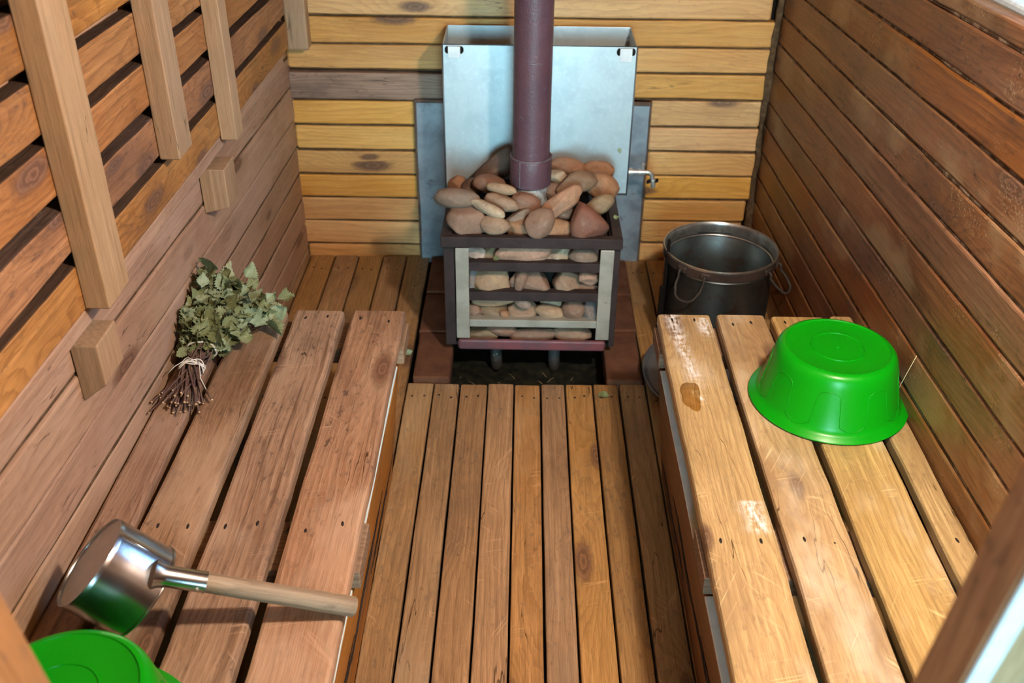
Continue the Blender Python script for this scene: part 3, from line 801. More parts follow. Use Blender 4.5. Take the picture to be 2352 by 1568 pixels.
# ------------------------------------------------------------------ stones (position, half sizes, rotation, colour, shape, label)
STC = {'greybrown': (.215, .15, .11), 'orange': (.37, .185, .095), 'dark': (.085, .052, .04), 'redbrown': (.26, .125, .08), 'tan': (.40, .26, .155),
       'tanbrown': (.32, .20, .13), 'pale': (.50, .37, .25), 'brown': (.25, .145, .10), 'pinkorange': (.40, .21, .125), 'speckle': (.22, .13, .075),
       'olivetan': (.27, .19, .105), 'red': (.20, .075, .05), 'pinkpale': (.50, .36, .29), 'olive': (.25, .175, .10), 'pink': (.42, .24, .165),
       'pinkgrey': (.34, .235, .18), 'greyblue': (.20, .185, .18)}
STONES = [
(-0.212,3.030,0.575,0.075,0.032,0.041,0.482,-0.876,0.030,0.020,'greybrown','r','long flat grey-brown stone overhanging the left edge of the stove basket'),
(-0.223,3.270,0.526,0.037,0.026,0.026,0.482,-0.876,-0.009,-0.001,'orange','f','small orange-brown stone at the back left of the pile, against the tank'),
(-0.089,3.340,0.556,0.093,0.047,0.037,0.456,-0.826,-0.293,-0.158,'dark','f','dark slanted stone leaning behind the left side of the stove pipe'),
(-0.111,3.200,0.556,0.056,0.030,0.036,0.481,-0.875,0.053,0.033,'redbrown','r','red-brown stone under the thin tan stone left of the pipe'),
(-0.068,3.100,0.582,0.050,0.019,0.023,0.480,-0.874,0.068,0.041,'tan','r','thin light tan pebble lying beside the foot of the pipe, on the left'),
(-0.066,3.060,0.550,0.058,0.026,0.031,0.478,-0.870,0.106,0.062,'tanbrown','r','elongated tan stone below the thin pebble left of the pipe'),
(-0.107,2.990,0.559,0.060,0.019,0.022,0.469,-0.854,0.196,0.112,'pale','r','pale slim pebble slanting down to the right on the left of the pile'),
(-0.179,3.010,0.508,0.067,0.058,0.058,0.453,-0.826,0.292,0.164,'brown','f','big brown stone with a crease at the front left corner of the pile'),
(-0.087,2.985,0.504,0.049,0.032,0.032,0.482,-0.876,0.030,0.020,'tanbrown','r','rounded speckled stone resting on the front rail left of the middle'),
(0.016,3.080,0.542,0.050,0.032,0.032,0.475,-0.864,0.144,0.083,'redbrown','r','reddish stone leaning on the grey end of the pipe'),
(0.001,3.040,0.509,0.061,0.022,0.028,0.476,-0.864,-0.146,-0.076,'greybrown','f','dull grey-brown stone wedged below the reddish stone by the pipe'),
(0.061,3.020,0.472,0.117,0.042,0.042,0.482,-0.876,0.014,0.012,'orange','r','wide low orange stone behind the egg-shaped stone at the front rail'),
(0.062,2.975,0.517,0.053,0.043,0.039,0.427,-0.773,-0.412,-0.223,'brown','r','brown egg-shaped stone standing at the middle of the front rail'),
(0.137,3.060,0.553,0.077,0.035,0.035,0.458,-0.831,-0.279,-0.150,'pinkorange','f','long pink-orange stone pointing up to the right of the pipe foot'),
(0.186,3.160,0.579,0.074,0.039,0.039,0.473,-0.858,-0.176,-0.093,'speckle','f','blocky brown speckled stone right of the pipe, above the long pink-orange stone'),
(0.279,3.200,0.552,0.057,0.045,0.045,0.471,-0.857,0.181,0.104,'orange','r','large orange stone at the right edge of the pile'),
(0.274,3.330,0.558,0.059,0.031,0.031,0.482,-0.876,0.030,0.020,'orange','r','orange rounded stone at the very top right, against the tank'),
(0.163,3.340,0.563,0.065,0.034,0.034,0.480,-0.874,0.068,0.041,'pinkorange','r','pinkish flat stone at the back, just right of the pipe'),
(0.122,3.220,0.575,0.033,0.026,0.026,0.478,-0.870,0.106,0.062,'pale','f','small pale stone touching the right side of the pipe'),
(0.264,3.070,0.543,0.050,0.029,0.029,0.465,-0.844,-0.235,-0.125,'olivetan','r','olive-tan stone with a pointed end behind the big red stone'),
(0.221,3.000,0.514,0.086,0.066,0.056,0.480,-0.872,-0.085,-0.043,'red','t','big dark red triangular stone at the front right of the pile'),
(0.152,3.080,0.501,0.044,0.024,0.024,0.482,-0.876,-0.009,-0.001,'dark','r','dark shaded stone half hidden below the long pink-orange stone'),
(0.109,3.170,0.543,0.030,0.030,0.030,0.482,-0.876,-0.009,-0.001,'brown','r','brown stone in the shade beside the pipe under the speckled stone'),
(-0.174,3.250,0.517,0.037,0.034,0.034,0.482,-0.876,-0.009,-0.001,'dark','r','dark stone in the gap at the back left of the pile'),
(-0.151,3.010,0.383,0.028,0.036,0.036,0.417,-0.754,-0.446,-0.242,'pinkpale','f','pinkish white stone in the top row, next to the left light upright'),
(-0.106,3.030,0.367,0.042,0.040,0.040,0.482,-0.876,-0.009,-0.001,'olive','f','olive-brown stone in the top row of the basket, second from the left upright'),
(0.010,2.995,0.397,0.094,0.041,0.033,0.481,-0.874,-0.062,-0.030,'pink','f','long smooth pink stone in the top row sticking out over the bar'),
(0.078,3.000,0.376,0.029,0.017,0.017,0.480,-0.874,0.068,0.041,'pinkgrey','r','small flat stone tucked under the right end of the long pink stone'),
(0.134,3.020,0.380,0.037,0.036,0.036,0.482,-0.876,-0.009,-0.001,'pale','f','pale yellow stone in the top row, between the pink and the grey-brown stones'),
(0.214,2.995,0.386,0.048,0.030,0.030,0.481,-0.875,0.053,0.033,'greybrown','r','dark grey-brown stone in the top row beside the right light upright'),
(-0.159,3.020,0.277,0.021,0.044,0.044,0.482,-0.876,-0.009,-0.001,'greyblue','f','narrow blue-grey stone in the second row at the left upright'),
(-0.092,3.010,0.273,0.072,0.050,0.040,0.482,-0.876,-0.009,-0.001,'tan','f','large tan stone in the second row, left side'),
(0.042,3.010,0.275,0.072,0.050,0.040,0.482,-0.876,0.030,0.020,'brown','f','large grey-brown stone in the middle of the second row'),
(0.004,2.995,0.297,0.021,0.043,0.030,0.478,-0.870,0.106,0.062,'brown','r','slim brown stone standing in front of the large middle stone of the second row'),
(0.159,3.015,0.282,0.051,0.050,0.040,0.475,-0.864,0.144,0.083,'tanbrown','f','cracked tan stone in the second row right of the middle'),
(0.230,2.995,0.304,0.036,0.025,0.025,0.482,-0.876,0.030,0.020,'pink','f','pink stone in the second row beside the right upright'),
(0.226,3.010,0.251,0.045,0.024,0.024,0.482,-0.876,-0.009,-0.001,'brown','r','brown stone under the pink stone of the second row'),
(-0.093,3.000,0.206,0.073,0.019,0.022,0.482,-0.876,-0.032,-0.013,'tan','r','flat stone showing just below the second dark bar, left side'),
(-0.153,3.010,0.160,0.031,0.034,0.034,0.482,-0.876,-0.009,-0.001,'brown','f','brown stone in the third row at the left upright'),
(-0.089,3.020,0.157,0.049,0.038,0.038,0.481,-0.875,0.053,0.033,'olive','f','olive-brown rounded stone in the third row, second from the left'),
(-0.053,2.980,0.164,0.017,0.014,0.014,0.482,-0.876,-0.009,-0.001,'orange','r','tiny orange-brown pebble in the third row'),
(0.010,3.015,0.160,0.052,0.039,0.039,0.482,-0.876,0.030,0.020,'tanbrown','f','lumpy tan-brown stone in the middle of the third row'),
(0.011,2.985,0.211,0.030,0.022,0.022,0.466,-0.848,0.218,0.124,'pinkgrey','r','small grey-pink stone hanging below the second bar in the middle'),
(0.105,3.000,0.162,0.053,0.027,0.027,0.479,-0.871,0.098,0.058,'tan','r','tan stone tapering to the right in the third row'),
(0.188,3.005,0.173,0.041,0.041,0.041,0.417,-0.754,-0.446,-0.242,'brown','r','leaning brown stone in the third row right of the middle'),
(0.245,3.010,0.171,0.026,0.041,0.041,0.482,-0.876,-0.009,-0.001,'greyblue','f','grey stone in the third row at the right upright'),
(0.111,3.030,0.182,0.037,0.021,0.021,0.482,-0.876,-0.009,-0.001,'pale','r','pale stone behind the second bar in the third row'),
(0.248,2.985,0.158,0.018,0.012,0.012,0.482,-0.876,-0.009,-0.001,'tanbrown','r','little stone in the right corner of the third row'),
(-0.128,3.010,0.062,0.062,0.028,0.028,0.482,-0.876,0.030,0.020,'olive','f','olive-tan stone in the bottom row at the left'),
(-0.061,3.000,0.087,0.052,0.022,0.022,0.482,-0.876,0.030,0.020,'redbrown','r','red-brown stone in the bottom row tucked under the light bar'),
(0.049,3.005,0.066,0.085,0.029,0.029,0.482,-0.875,-0.039,-0.018,'brown','r','long brown stone in the middle of the bottom row'),
(0.195,3.010,0.068,0.071,0.031,0.031,0.482,-0.876,0.030,0.020,'tanbrown','f','wide tan stone in the bottom row at the right'),
(-0.233,3.020,0.112,0.057,0.022,0.022,0.359,-0.657,0.580,0.322,'pinkpale','r','upright pale stone bulging out of the left side of the basket'),
(0.316,3.100,0.353,0.030,0.024,0.024,0.370,-0.677,0.557,0.309,'tanbrown','r','tan stone peeking out of the right side of the basket near the top rail'),
(0.311,3.100,0.284,0.028,0.021,0.021,0.356,-0.652,0.586,0.325,'tan','r','tan stone peeking out of the right side of the basket below the top one'),
(0.306,3.080,0.098,0.041,0.027,0.027,0.370,-0.677,0.557,0.309,'tan','r','lowest tan stone bulging out of the right side of the basket'),
]
ico = None
def stone_mesh(seed, a, b, c, shape):
    import bmesh
    bm = bmesh.new(); bmesh.ops.create_icosphere(bm, subdivisions=4, radius=1)
    rs = random.Random(seed)
    planes = []
    nfl = {'r': 3, 'f': 7, 't': 3}[shape]
    for i in range(nfl):
        d = Vector((rs.gauss(0, 1), rs.gauss(0, 1), rs.gauss(0, 1))).normalized()
        planes.append((d, rs.uniform(.80, .93) if shape == 'r' else rs.uniform(.62, .86)))
    for v in bm.verts:
        p = v.co.copy(); d0 = p.normalized()
        if shape == 't':
            # triangular: wide foot, narrow top
            q = p.y                       # +y is downwards in the stone's own axes
            p.x *= .60+.46*q if q > -.9 else .2
            p.x += .12*(q-.3)
        pw = .88 if shape == 'f' else .96
        p = Vector([math.copysign(abs(k)**pw, k) for k in p])
        for d, h in planes:
            e = p.dot(d)-h
            if e > 0: p -= d*e*(.82 if shape == 'f' else .7)
        n = .10*noise.noise(d0*1.4+Vector((seed*3.1, 0, 0)))+.04*noise.noise(d0*3.5+Vector((0, seed*2.7, 0)))+.012*noise.noise(d0*11+Vector((0, 0, seed)))
        p *= 1+n
        v.co = Vector((p.x*a, p.y*b, p.z*c))
    me = bpy.data.meshes.new('stone'); bm.to_mesh(me); bm.free()
    me.polygons.foreach_set('use_smooth', [True]*len(me.polygons)); me.materials.append(M['stone'])
    return me
for i, (x, y, z, a, b, c, qw, qx, qy, qz, col, shp, lab) in enumerate(STONES):
    me = stone_mesh(i+1, a*1.05, b*1.05, c*1.05, shp)
    o = bpy.data.objects.new('stone', me); COL.objects.link(o)
    o.location = (x, y, z); o.rotation_mode = 'QUATERNION'; o.rotation_quaternion = (qw, qx, qy, qz)
    k = .93+.14*((i*37) % 11)/10
    o.color = (*[q*k for q in STC[col]], 1)
    tag(o, lab, 'stone', 'stones piled in the sauna stove')

# ------------------------------------------------------------------ bricks beside the pit
def brick(x0, x1, y0, y1, label, zt_=.018):
    mb = MB(); mb.box((x0, y0, zt_-.065), (x1, y1, zt_), .008, axis=1, jit=.0025, n=16)
    o = recenter(mb.build('brick', M['brick']), ((x0+x1)/2, (y0+y1)/2, zt_-.065)); o.rotation_euler.z = rnd(-.008, .008)
    tag(o, label, 'brick', 'bricks edging the pit')
brick(-.362, -.236, 2.795, 3.085, 'nearest brick on the left edge of the pit, lit on its front')
brick(-.366, -.240, 3.095, 3.375, 'middle brick on the left edge of the pit, in the stove shadow')
brick(-.366, -.240, 3.388, 3.68, 'farthest brick on the left of the stove, by the steel sheet')
brick(.302, .427, 2.800, 3.112, 'nearest brick on the right edge of the pit, dark and stained', .014)
brick(.304, .432, 3.124, 3.383, 'middle brick on the right of the stove', .016)
brick(.306, .436, 3.394, 3.69, 'farthest brick on the right of the stove, dark red', .014)

# ------------------------------------------------------------------ big pot, its lid and the black bar
CX, CY, PZ = .705, 3.150, .352
pt = empty('stock_pot', (CX, CY, 0), 'big dull steel pot with wire handles standing in the right corner behind the bench', 'pot')
mb = MB()
mb.lathe([(0, .004), (.17, .004), (.186, .012), (.190, .03), (.191, .30), (.194, .305), (.1965, .309), (.194, .313), (.1925, .318), (.1905, .318), (.1905, .313), (.1915, .308), (.188, .304), (.187, .02), (.17, .012), (0, .012)], Matrix.Translation((CX, CY, 0)), 96, wob=.012)
mb.build('pot_body', M['pot'], pt, auto=50)
mb = MB(); mb.lathe([(.193, .314), (.1985, .316), (.1995, .345), (.1965, .345), (.1945, .316)], Matrix.Translation((CX, CY, 0)), 96, closed=True)
mb.build('rim_band', M['potband'], pt, auto=50)
mb = MB(); mb.lathe([(.1905, .312), (.1945, .314), (.1950, .342), (.1985, .349), (.2005, .346), (.2015, .350), (.1995, .355), (.196, .355), (.193, .350), (.1915, .343)], Matrix.Translation((CX, CY, 0)), 96, closed=True, wob=.006)
mb.build('rim', M['potrim'], pt, auto=50)
mb = MB(); mb.lathe([(.1875+.0035*math.cos(k*PI/4), .306+.0045*math.sin(k*PI/4)) for k in range(8)], Matrix.Translation((CX, CY, 0)), 96, closed=True); mb.build('inner_bead', M['potrim'], pt)
def handle(ang, spread=.22, drop=.062, out=.04):
    mb = MB(); pts = []
    def P(an, r, z): return Vector((CX+r*math.cos(an), CY+r*math.sin(an), z))
    A = math.radians(ang)
    pts = [P(A-spread, .200, .333), P(A-spread, .212, .332), P(A-spread, .217, .324), P(A-spread*1.0, .216, .312), P(A-spread*.92, .2155+out*.45, .312-drop*.4),
           P(A-spread*.62, .2155+out*.9, .312-drop*.85), P(A-spread*.35, .2155+out, .312-drop), P(A, .2155+out*1.05, .312-drop*1.02), P(A+spread*.35, .2155+out, .312-drop), P(A+spread*.62, .2155+out*.9, .312-drop*.85),
           P(A+spread*.92, .2155+out*.45, .312-drop*.4), P(A+spread, .216, .312), P(A+spread, .217, .324), P(A+spread, .212, .332), P(A+spread, .200, .333)]
    mb.tube(pts, .0042, 10)
    h = mb.build('wire_handle', M['footiron'], pt)
    for s_ in (-1, 1):
        mb = MB()
        mb.board(P(A+s_*spread, .2025, .332), (Vector((-math.sin(A+s_*spread), math.cos(A+s_*spread), 0)), X3[2], Vector((math.cos(A+s_*spread), math.sin(A+s_*spread), 0))), .034, .022, .008, .004, .0006, 3)
        mb.build('handle_lug', M['potband'], h)
handle(234); handle(325, .2, .05, .05)

lo = Matrix.Translation((.592, 2.795, .058)) @ Matrix.Rotation(.30, 4, 'X')
mb = MB(); mb.lathe([(0, .006), (.138, .006), (.148, .003), (.156, .0), (.164, .008), (.170, .013), (.174, .011), (.174, .006), (.166, .002), (.157, -.006), (.147, -.003), (.137, .0), (0, .0)], lo, 96)
o = recenter(mb.build('pot_lid', M['lid'], auto=40), (.592, 2.795, .058))
tag(o, 'round grey metal lid leaning on the big pot by the right bench end', 'lid')
mb = MB(); mb.lathe([(0, .022), (.012, .022), (.016, .018), (.01, .012), (.009, .006)], lo, 20); mb.build('knob', M['black'], o)
mb = MB(); mb.box((.497, 3.085, .0), (.512, 3.10, .225), .004, axis=2); mb.box((.510, 3.10, .0), (.520, 3.112, .40), .003, axis=2)
tag(recenter(mb.build('poker', M['black']), (.508, 3.10, 0)), 'black iron bar standing between the stove and the left side of the big pot', 'poker')

# ------------------------------------------------------------------ green basins (upside down)
def basin(loc, rz, label):
    t = empty('plastic_basin', loc, label, 'basin', 'upturned green plastic basins')
    t.rotation_euler.z = rz
    def bl(name, mb, auto=None):
        o = mb.build(name, M['green'], None, auto); o.parent = t; return o
    mb = MB()
    H = .156
    mb.lathe([(.180, .0), (.1905, .002), (.1925, .005), (.190, .008), (.179, .013), (.172, .020), (.168, .030), (.157, .075), (.1495, .108), (.1465, .122), (.1435, .135), (.1395, .1445), (.134, .1515), (.128, .1548), (.123, H),
              (.1215, H-.0025), (.119, H-.0035), (.0645, H-.0035), (.0635, H-.0015), (.0615, H-.0015), (.0605, H-.0035), (.006, H-.0035), (.005, H-.0018), (0, H-.0018),
              ], None, 128)
    mb.lathe([(0, H-.008), (.118, H-.007), (.134, .143), (.143, .120), (.164, .030), (.169, .016), (.180, .0)], None, 128)
    body = bl('basin_body', mb, 35)
    def rw(z):
        pr = [(.168, .030), (.157, .075), (.1495, .108), (.1465, .122)]
        for (r0, z0), (r1, z1) in zip(pr[:-1], pr[1:]):
            if z <= z1: return r0+(r1-r0)*(z-z0)/(z1-z0)
        return .1465
    for k in range(8):
        mb = MB(); a0 = 2*PI*(k+.15)/8; w_ = .21
        pts = []
        for q in range(41):
            s_ = q/40
            # arch: up one side, round the top, down the other side, small foot curls
            if s_ < .4: da = -w_*(1-.18*s_/.4); z = .034+.068*(s_/.4)
            elif s_ > .6: da = w_*(1-.18*(1-s_)/.4); z = .034+.068*((1-s_)/.4)
            else:
                ph = PI*(1-(s_-.4)/.2); da = .82*w_*math.cos(ph); z = .102+.014*math.sin(ph)
            an = a0+da; r = rw(z)+.0002
            pts.append((r*math.cos(an), r*math.sin(an), z))
        for q in range(13):
            ph = q/12; an = a0+w_+(.785-2*w_)*ph; z = .034-.012*math.sin(PI*ph); r = rw(max(z, .03))+.0006+(.030-z)*.30*(z < .03)
            pts.append((r*math.cos(an), r*math.sin(an), z))
        mb.tube(pts, .0011, 6)
        o = mb.build('embossed_arch', M['green']); o.parent = body
    return t
basin((.768, 2.030, .5005), .35, 'bright green plastic basin upside down on the right bench')
basin((-.702, .990, .5005), 1.0, 'darker green plastic basin upside down on the left bench, cut off by the picture corner')

# ------------------------------------------------------------------ dipper
D0 = Vector((-.686, -.07, .723)).normalized()
R_, Ld = .090, .116
DB = Vector((-.682, 1.289, .5+.0925*(1-D0.z**2)**.5+.0015))
q = D0.to_track_quat('Z', 'Y').to_matrix().to_4x4()
MD = Matrix.Translation(DB) @ q
dp = empty('dipper', (DB.x, DB.y, .5), 'tin dipper with a long wooden handle lying on its side on the left bench', 'dipper')
mb = MB()
# the open mouth (z = 0) rests on the bench, the closed bottom faces up and left
mb.lathe([(.0895, .003), (.0915, .0005), (.0928, .0015), (.0930, .0035), (.0918, .0055), (.0902, .0055), (.0897, .030), (.0888, .070), (.0880, .104), (.0884, .106), (.0884, .110), (.0876, .1155), (.0858, .1165), (.0850, .1150), (.0846, .1125), (.06, .1120), (.03, .1124), (0, .1122)], MD, 96)
mb.lathe([(0, .1085), (.0845, .1085), (.0868, .104), (.0885, .030), (.0895, .003)], MD, 96)
cup = mb.build('cup', M['tin'], dp, auto=45)
tip = Vector((-.303, 1.307, .5175))
ee = Vector((0, 0, 1)); ee = (ee-D0*ee.dot(D0)).normalized()
e2 = (ee*math.cos(.36)+Vector((0, -1, 0))*math.sin(.36)); e2 = (e2-D0*e2.dot(D0)).normalized()
root = DB+D0*.024+e2*.0885
dirh = (tip-root).normalized()
mb = MB(); mb.tube([root-dirh*.004, root+dirh*.006, root+dirh*.018, root+dirh*.085], [.028, .0225, .0195, .0192], 24)
mb.tube([root+dirh*.083, root+dirh*.0865], .0203, 24)
mb.build('socket', M['tin'], dp, auto=50)
mb = MB(); sd_ = D0.cross(ee)
mb.tube([DB+ee*.0885+D0*.006, DB+ee*.0893+D0*.112], .0016, 6)
mb.build('side_seam', M['tin'], cup)
mb = MB(); Lh = (tip-root).length
pts = [root+dirh*(.07+(Lh-.07)*k/14) for k in range(15)]
rr = [.0178+.0012*k/14+.0004*nz(k*.7, 3, 3) for k in range(15)]
pts.append(tip+dirh*.005); rr.append(.0160)
mb.tube(pts, rr, 24)
mb.build('wooden_handle', M['handle'], dp, auto=40)
mb = MB(); s_ = dirh.cross(Vector((0, 0, 1))).normalized()
mb.lathe([(0, .0022), (.003, .0016), (.004, 0)], Matrix.Translation(root+dirh*.072+s_*.0192) @ s_.to_track_quat('Z', 'Y').to_matrix().to_4x4(), 12)
mb.build('rivet', M['chrome'], dp)

# ------------------------------------------------------------------ leaf bundle (birch whisk)
vb = empty('birch_whisk', (-.79, 2.2, .5), 'bundle of dried green birch branches tied with white string, lying against the left wall', 'birch whisk')
rv = random.Random(5)
base = Vector((-.818, 1.975, .522)); tie = Vector((-.820, 2.067, .536)); band = Vector((-.816, 2.130, .545))
T1 = Vector((-.862, 2.375, .585)); T2 = Vector((-.678, 2.325, .525)); T3 = Vector((-.79, 2.36, .625))
mb = MB(); me_ = MB(); tips = []
def clampp(p):
    p.x = max(p.x, -.882); p.z = max(p.z, .504); return p
for i in range(58):
    s_ = rv.random(); h = rv.random()**1.5
    tp_ = T1.lerp(T2, s_)+(T3-(T1+T2)/2)*h*(1-abs(2*s_-1))*1.0+Vector((rv.gauss(0, .02), rv.gauss(0, .03), rv.gauss(0, .012)))
    j = lambda k: Vector((rv.gauss(0, k), rv.gauss(0, k*.6), abs(rv.gauss(0, k*.8))-k*.4))
    b0 = base+Vector((rv.gauss(0, .028), -abs(rv.gauss(0, .03)), rv.gauss(0, .012)))
    if i % 6 == 0: b0 += Vector((-.05, -.03, -.01))*rv.random()*1.2
    if i == 7: b0 = base+Vector((.052, -.055, -.014))
    p1 = tie+Vector((rv.gauss(0, .013), 0, rv.gauss(0, .011))); p2 = band+Vector((rv.gauss(0, .018), 0, rv.gauss(0, .013)))
    p3 = p2.lerp(tp_, .5)+j(.01)
    P = [clampp(p) for p in (b0, p1, p2, p3, tp_)]
    pts = []
    for k in range(17):      # catmull-rom
        u = k/16*4; n0 = min(3, int(u)); f = u-n0
        a_, b_, c_, d_ = P[max(n0-1, 0)], P[n0], P[n0+1], P[min(n0+2, 4)]
        pts.append(clampp(.5*((2*b_)+(c_-a_)*f+(2*a_-5*b_+4*c_-d_)*f*f+(3*b_-a_-3*c_+d_)*f**3)))
    r0 = rv.uniform(.0018, .0036)
    mb.tube(pts, [r0*(1-.75*k/16) for k in range(17)], 6)
    d = (pts[0]-pts[1]).normalized()
    me_.tube([pts[0], pts[0]+d*.0012], [r0*1.02, r0*.95], 8)
    tips.append(pts[8:])
    if i % 2 == 0:           # fine side twigs near the tips
        for q in range(3):
            p = pts[rv.randint(10, 15)]; d = Vector((rv.gauss(.3, .6), rv.gauss(.6, .5), rv.gauss(.3, .4))).normalized()*rv.uniform(.03, .06)
            mb.tube([p, clampp(p+d*.5+Vector((0, 0, .005))), clampp(p+d)], .0007, 4)
twg = mb.build('twigs', M['stem'], vb)
me_.build('cut_ends', M['cut'], twg)
lf = MB()
def leaf(p, d, nrm, L, tone):
    d = d.normalized(); s_ = d.cross(nrm).normalized(); nrm = s_.cross(d).normalized()
    W = L*rv.uniform(.36, .46); curl = rv.uniform(-1.6, 1.9); fold = rv.uniform(-.3, 1.3); tw = rv.uniform(-1.3, 1.3); wv = rv.uniform(0, 6)
    prof = [(0, .04), (.08, .58), (.12, .50), (.18, .92), (.22, .76), (.29, 1.05), (.33, .84), (.41, 1.0), (.45, .78), (.53, .90), (.57, .66), (.65, .74), (.69, .50), (.78, .52), (.82, .30), (.91, .26), (1, .0)]
    vs = []; gg = []; fs = []
    for t, w_ in prof:
        bend = curl*t*t*.35
        cen = p+d*(L*t*(1-.12*abs(curl)*t))+nrm*(L*bend)
        tws = tw*t
        ss = s_*math.cos(tws)+nrm*math.sin(tws); nn = nrm*math.cos(tws)-s_*math.sin(tws)
        cr = rv.uniform(-.05, .05)*L+.07*L*math.sin(9*t+wv)
        vs += [clampp(cen+ss*(-w_*W)+nn*(w_*W*fold+cr)), clampp(cen.copy()), clampp(cen+ss*(w_*W)+nn*(w_*W*fold+.06*L*math.sin(7*t+wv*2)-cr*.4))]
        gg += [(t, -w_, tone*9), (t, 0, tone*9), (t, w_, tone*9)]
    for k in range(len(prof)-1):
        a = k*3
        fs += [(a, a+1, a+4, a+3), (a+1, a+2, a+5, a+4)]
    lf.add(vs, fs, 0, True, gg, tone)
for i in range(400):
    br = rv.choice(tips); k = rv.randint(1, 8) if rv.random() < .8 else rv.randint(0, 3)
    p = br[k]+Vector((rv.gauss(0, .012), rv.gauss(0, .014), abs(rv.gauss(0, .020))))
    d0 = (br[min(k+1, 8)]-br[max(k-1, 0)]).normalized()
    d = d0*.9+Vector((rv.gauss(0, .65), rv.gauss(0, .55), rv.gauss(-.05, .4)))
    nrm = Vector((rv.gauss(.25, .8), rv.gauss(-.45, .8), rv.gauss(.8, .6)))
    side = (p.x+.82)
    tone = min(1, max(0, rv.gauss(.38, .18)+(.20*min(1, side/.15) if side > .03 else 0)-(.30 if rv.random() < .22 else 0)+(.25 if rv.random() < .08 else 0)))
    leaf(clampp(p), d, nrm, rv.uniform(.034, .066), tone)
for i in range(40):   # small leaves low on the bundle
    p = band.lerp(T2.lerp(T1, rv.random()), rv.uniform(.02, .3))+Vector((rv.gauss(0, .02), rv.gauss(0, .01), abs(rv.gauss(0, .015))))
    leaf(clampp(p), Vector((rv.gauss(0, 1), rv.gauss(0, 1), rv.gauss(0, .4))), Vector((rv.gauss(0, .4), -.4, 1)), rv.uniform(.018, .03), rv.uniform(.15, .6))
lf.build('leaves', M['leaf'], vb)
def ring(c, ax, r, n, wob, rt, name, turns=1, squash=.75):
    ax = ax.normalized(); u = ax.orthogonal().normalized(); u = (Vector((0, 0, 1))-ax*ax.z).normalized(); v = ax.cross(u)
    mb = MB(); pts = []
    for k in range(n*turns+1):
        a = 2*PI*k/n; rr_ = r*(1+.12*nz(k*.35, 2.2, wob))
        pts.append(clampp(c+v*rr_*math.cos(a)+u*rr_*squash*math.sin(a)+ax*(wob*nz(k*.13, 7, 1)*2)))
    mb.tube(pts, rt, 6)
    return mb
ax_ = band-base
o = ring(tie, ax_, .030, 28, .012, .0016, 's', 7)
o.tube([clampp(tie+Vector(v)) for v in ((.02, 0, .025), (.03, -.03, .02), (.035, -.05, .004), (.05, -.065, -.02))], .0012, 5)
o.tube([clampp(tie+Vector(v)) for v in ((-.02, 0, .02), (-.035, -.02, .018), (-.055, -.03, .0))], .0012, 5)
o.build('string_tie', M['string'], vb)
ring(band, ax_, .041, 28, .004, .0026, 's', 1).build('strap_tie', M['string'], vb)

# ------------------------------------------------------------------ single fallen leaves and straws
def lone(name, label, p, d, nrm, L, tone):
    global lf, clampp
    old = clampp
    clampp = lambda q: q
    lf = MB(); leaf(Vector(p), Vector(d), Vector(nrm), L, tone)
    o = recenter(lf.build(name, M['leaf']), p); tag(o, label, 'leaf')
    clampp = old
lone('fallen_leaf', 'small yellow-green leaf on the floor beside the left bench end', (-.405, 2.955, .004), (1, .3, 0), (0, -.2, 1), .034, .75)
lone('fallen_leaf', 'brown dry leaf on the floor boards just right of the pit edge', (.268, 2.728, .004), (1, -.1, 0), (0, 0, 1), .040, .3)
lone('fallen_leaf', 'green leaf sprig sticking out over the right rail of the stove basket', (.316, 3.10, .482), (1, .1, .35), (0, -1, .9), .022, .38)
lone('fallen_leaf', 'tiny green leaf stuck to the front of the water tank', (.352, 3.4375, .600), (.3, 0, -1), (0, -1, 0), .022, .7)
lone('fallen_leaf', 'curled brown leaf lying on the second dark bar of the stove basket', (-.148, 2.962, .271), (.2, -.3, 1), (0, -1, .3), .022, .05)
lone('fallen_leaf', 'dry brown leaf scrap on the top dark bar of the stove basket', (-.090, 2.966, .385), (1, -.2, .3), (0, -.6, 1), .024, .03)
lone('fallen_leaf', 'yellowish leaf caught in the gap between the left bench planks', (-.483, 1.585, .463), (.1, -1, .2), (1, 0, .5), .030, .8)
mb = MB(); mb.tube([(.917, 1.995, .502), (.929, 2.0, .57), (.941, 1.985, .66)], .001, 5)
tag(recenter(mb.build('straw_stalk', M['straw']), (.917, 1.995, .502)), 'thin dry straw leaning on the right wall beside the green basin', 'straw')

# ------------------------------------------------------------------ leaning door posts close to the camera
dv = Vector((.00243, .1465, -.9892)).normalized()
fw = Vector((0, -dv.z, dv.y)).normalized()
def leanpost(x0, x1, y0, dep, mb_=None):
    """board from the floor to the ceiling along the leaning direction; x measured at z=1.28"""
    mb_ = mb_ or MB()
    top = 2.29; c0 = Vector(((x0+x1)/2, y0+dep/2, 1.28))
    L = 2.29/abs(dv.z)
    c = c0-dv*((top-1.28)/abs(dv.z))+dv*L/2
    mb_.board(c, (dv, X3[0], fw), L, x1-x0, dep, .003, .0006, 20)
    return mb_
o = leanpost(.3615, .402, .536, .056).build('door_post', M['post'])
recenter(o, (.38, .76, 0)); tag(o, 'out of focus wooden door post at the lower right edge, with a white strip', 'post')
leanpost(.3618, .379, .531, .0048).build('white_strip', M['sillw'], o)
leanpost(.403, .49, .560, .05).build('outer_board', M['batten'], o)
leanpost(.3792, .402, .532, .0038).build('edge_board', M['batten'], o)
o = leanpost(-.52, -.4317, .536, .056).build('door_post', M['post2'])
recenter(o, (-.47, .76, 0)); tag(o, 'out of focus orange wooden door post at the lower left corner of the picture', 'post')

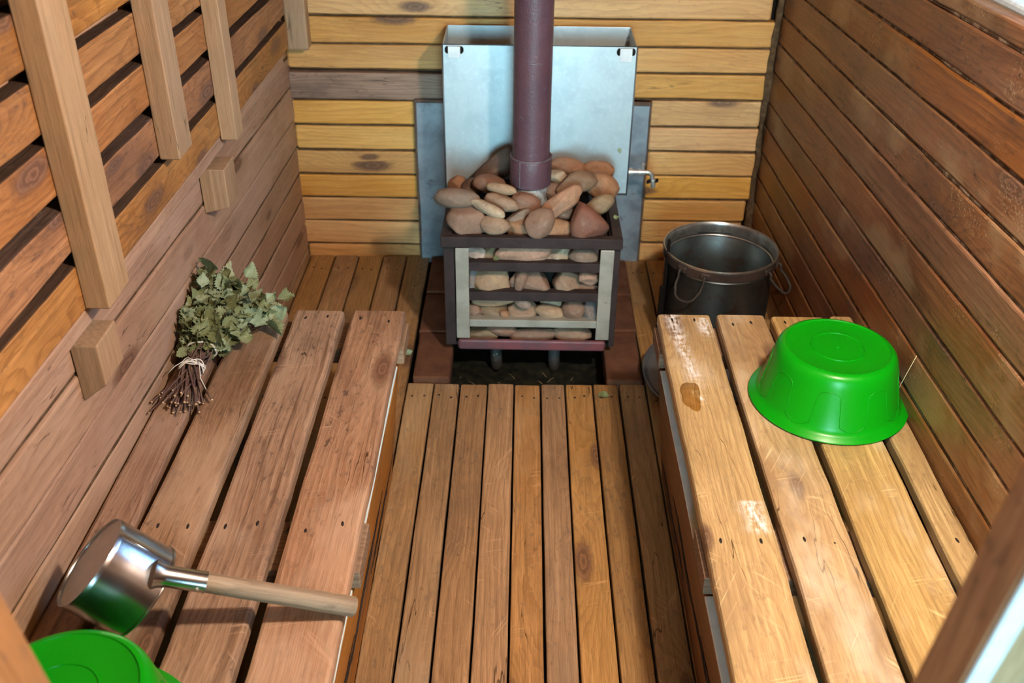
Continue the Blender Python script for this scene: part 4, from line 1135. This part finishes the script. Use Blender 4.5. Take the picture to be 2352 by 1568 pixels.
# ------------------------------------------------------------------ light, sky, camera
wd_ = bpy.data.worlds.new('World'); scene.world = wd_; wd_.use_nodes = True
bg = wd_.node_tree.nodes['Background']; bg.inputs[0].default_value = (.55, .75, 1, 1); bg.inputs[1].default_value = .05
def area(name, loc, rot, sx_, sy_, power, col):
    l = bpy.data.lights.new(name, 'AREA'); l.shape = 'RECTANGLE'; l.size = sx_; l.size_y = sy_; l.energy = power; l.color = col
    o = bpy.data.objects.new(name, l); COL.objects.link(o); o.location = loc; o.rotation_euler = rot
    return o
area('window_daylight', (XR+1.0, 2.10, 2.15), (0, math.radians(64), 0), 1.7, 2.4, 200, (.32, .63, 1.0))
def bulb(name, loc, rad, power, col):
    l = bpy.data.lights.new(name, 'POINT'); l.shadow_soft_size = rad; l.energy = power; l.color = col
    o = bpy.data.objects.new(name, l); COL.objects.link(o); o.location = loc
    return o
bulb('lamp_bulb', (.67, 1.05, 2.1), .06, 163, (1.0, .91, .78))
d_ = area('door_daylight', (.25, YF-.12, 1.35), (math.radians(84), 0, 0), .75, 1.5, 13.5, (.44, .85, 1.0)); d_.data.spread = math.radians(42)

cam = bpy.data.cameras.new('camera'); co_ = bpy.data.objects.new('camera', cam); COL.objects.link(co_)
R0 = Vector((0.9998502124364399, 0.014403513835980535, 0.009596430585535791))
R1 = Vector((0.015815607128191533, -0.5351459371368154, -0.8446115631088214))
R2 = Vector((-0.007029883496402107, 0.8446368241766021, -0.5352935792468378))
mat = Matrix((R0, -R1, -R2)).transposed().to_4x4()
mat.translation = (0, 0, 1.94)
co_.matrix_world = mat
cam.sensor_width = 36; cam.lens = 36*2287/2352; cam.clip_start = .02
cam.dof.use_dof = True; cam.dof.focus_distance = 2.4; cam.dof.aperture_fstop = 4.2
scene.camera = co_
scene.view_settings.view_transform = 'Standard'; scene.view_settings.look = 'None'
scene.view_settings.gamma = 1; scene.view_settings.exposure = .09
scene.view_settings.use_curve_mapping = False
scene.cycles.use_denoising = True
scene.cycles.max_bounces = 7; scene.cycles.diffuse_bounces = 3; scene.cycles.glossy_bounces = 3; scene.cycles.adaptive_threshold = .035; scene.cycles.sample_clamp_indirect = 6
scene.cycles.caustics_reflective = False; scene.cycles.caustics_refractive = False
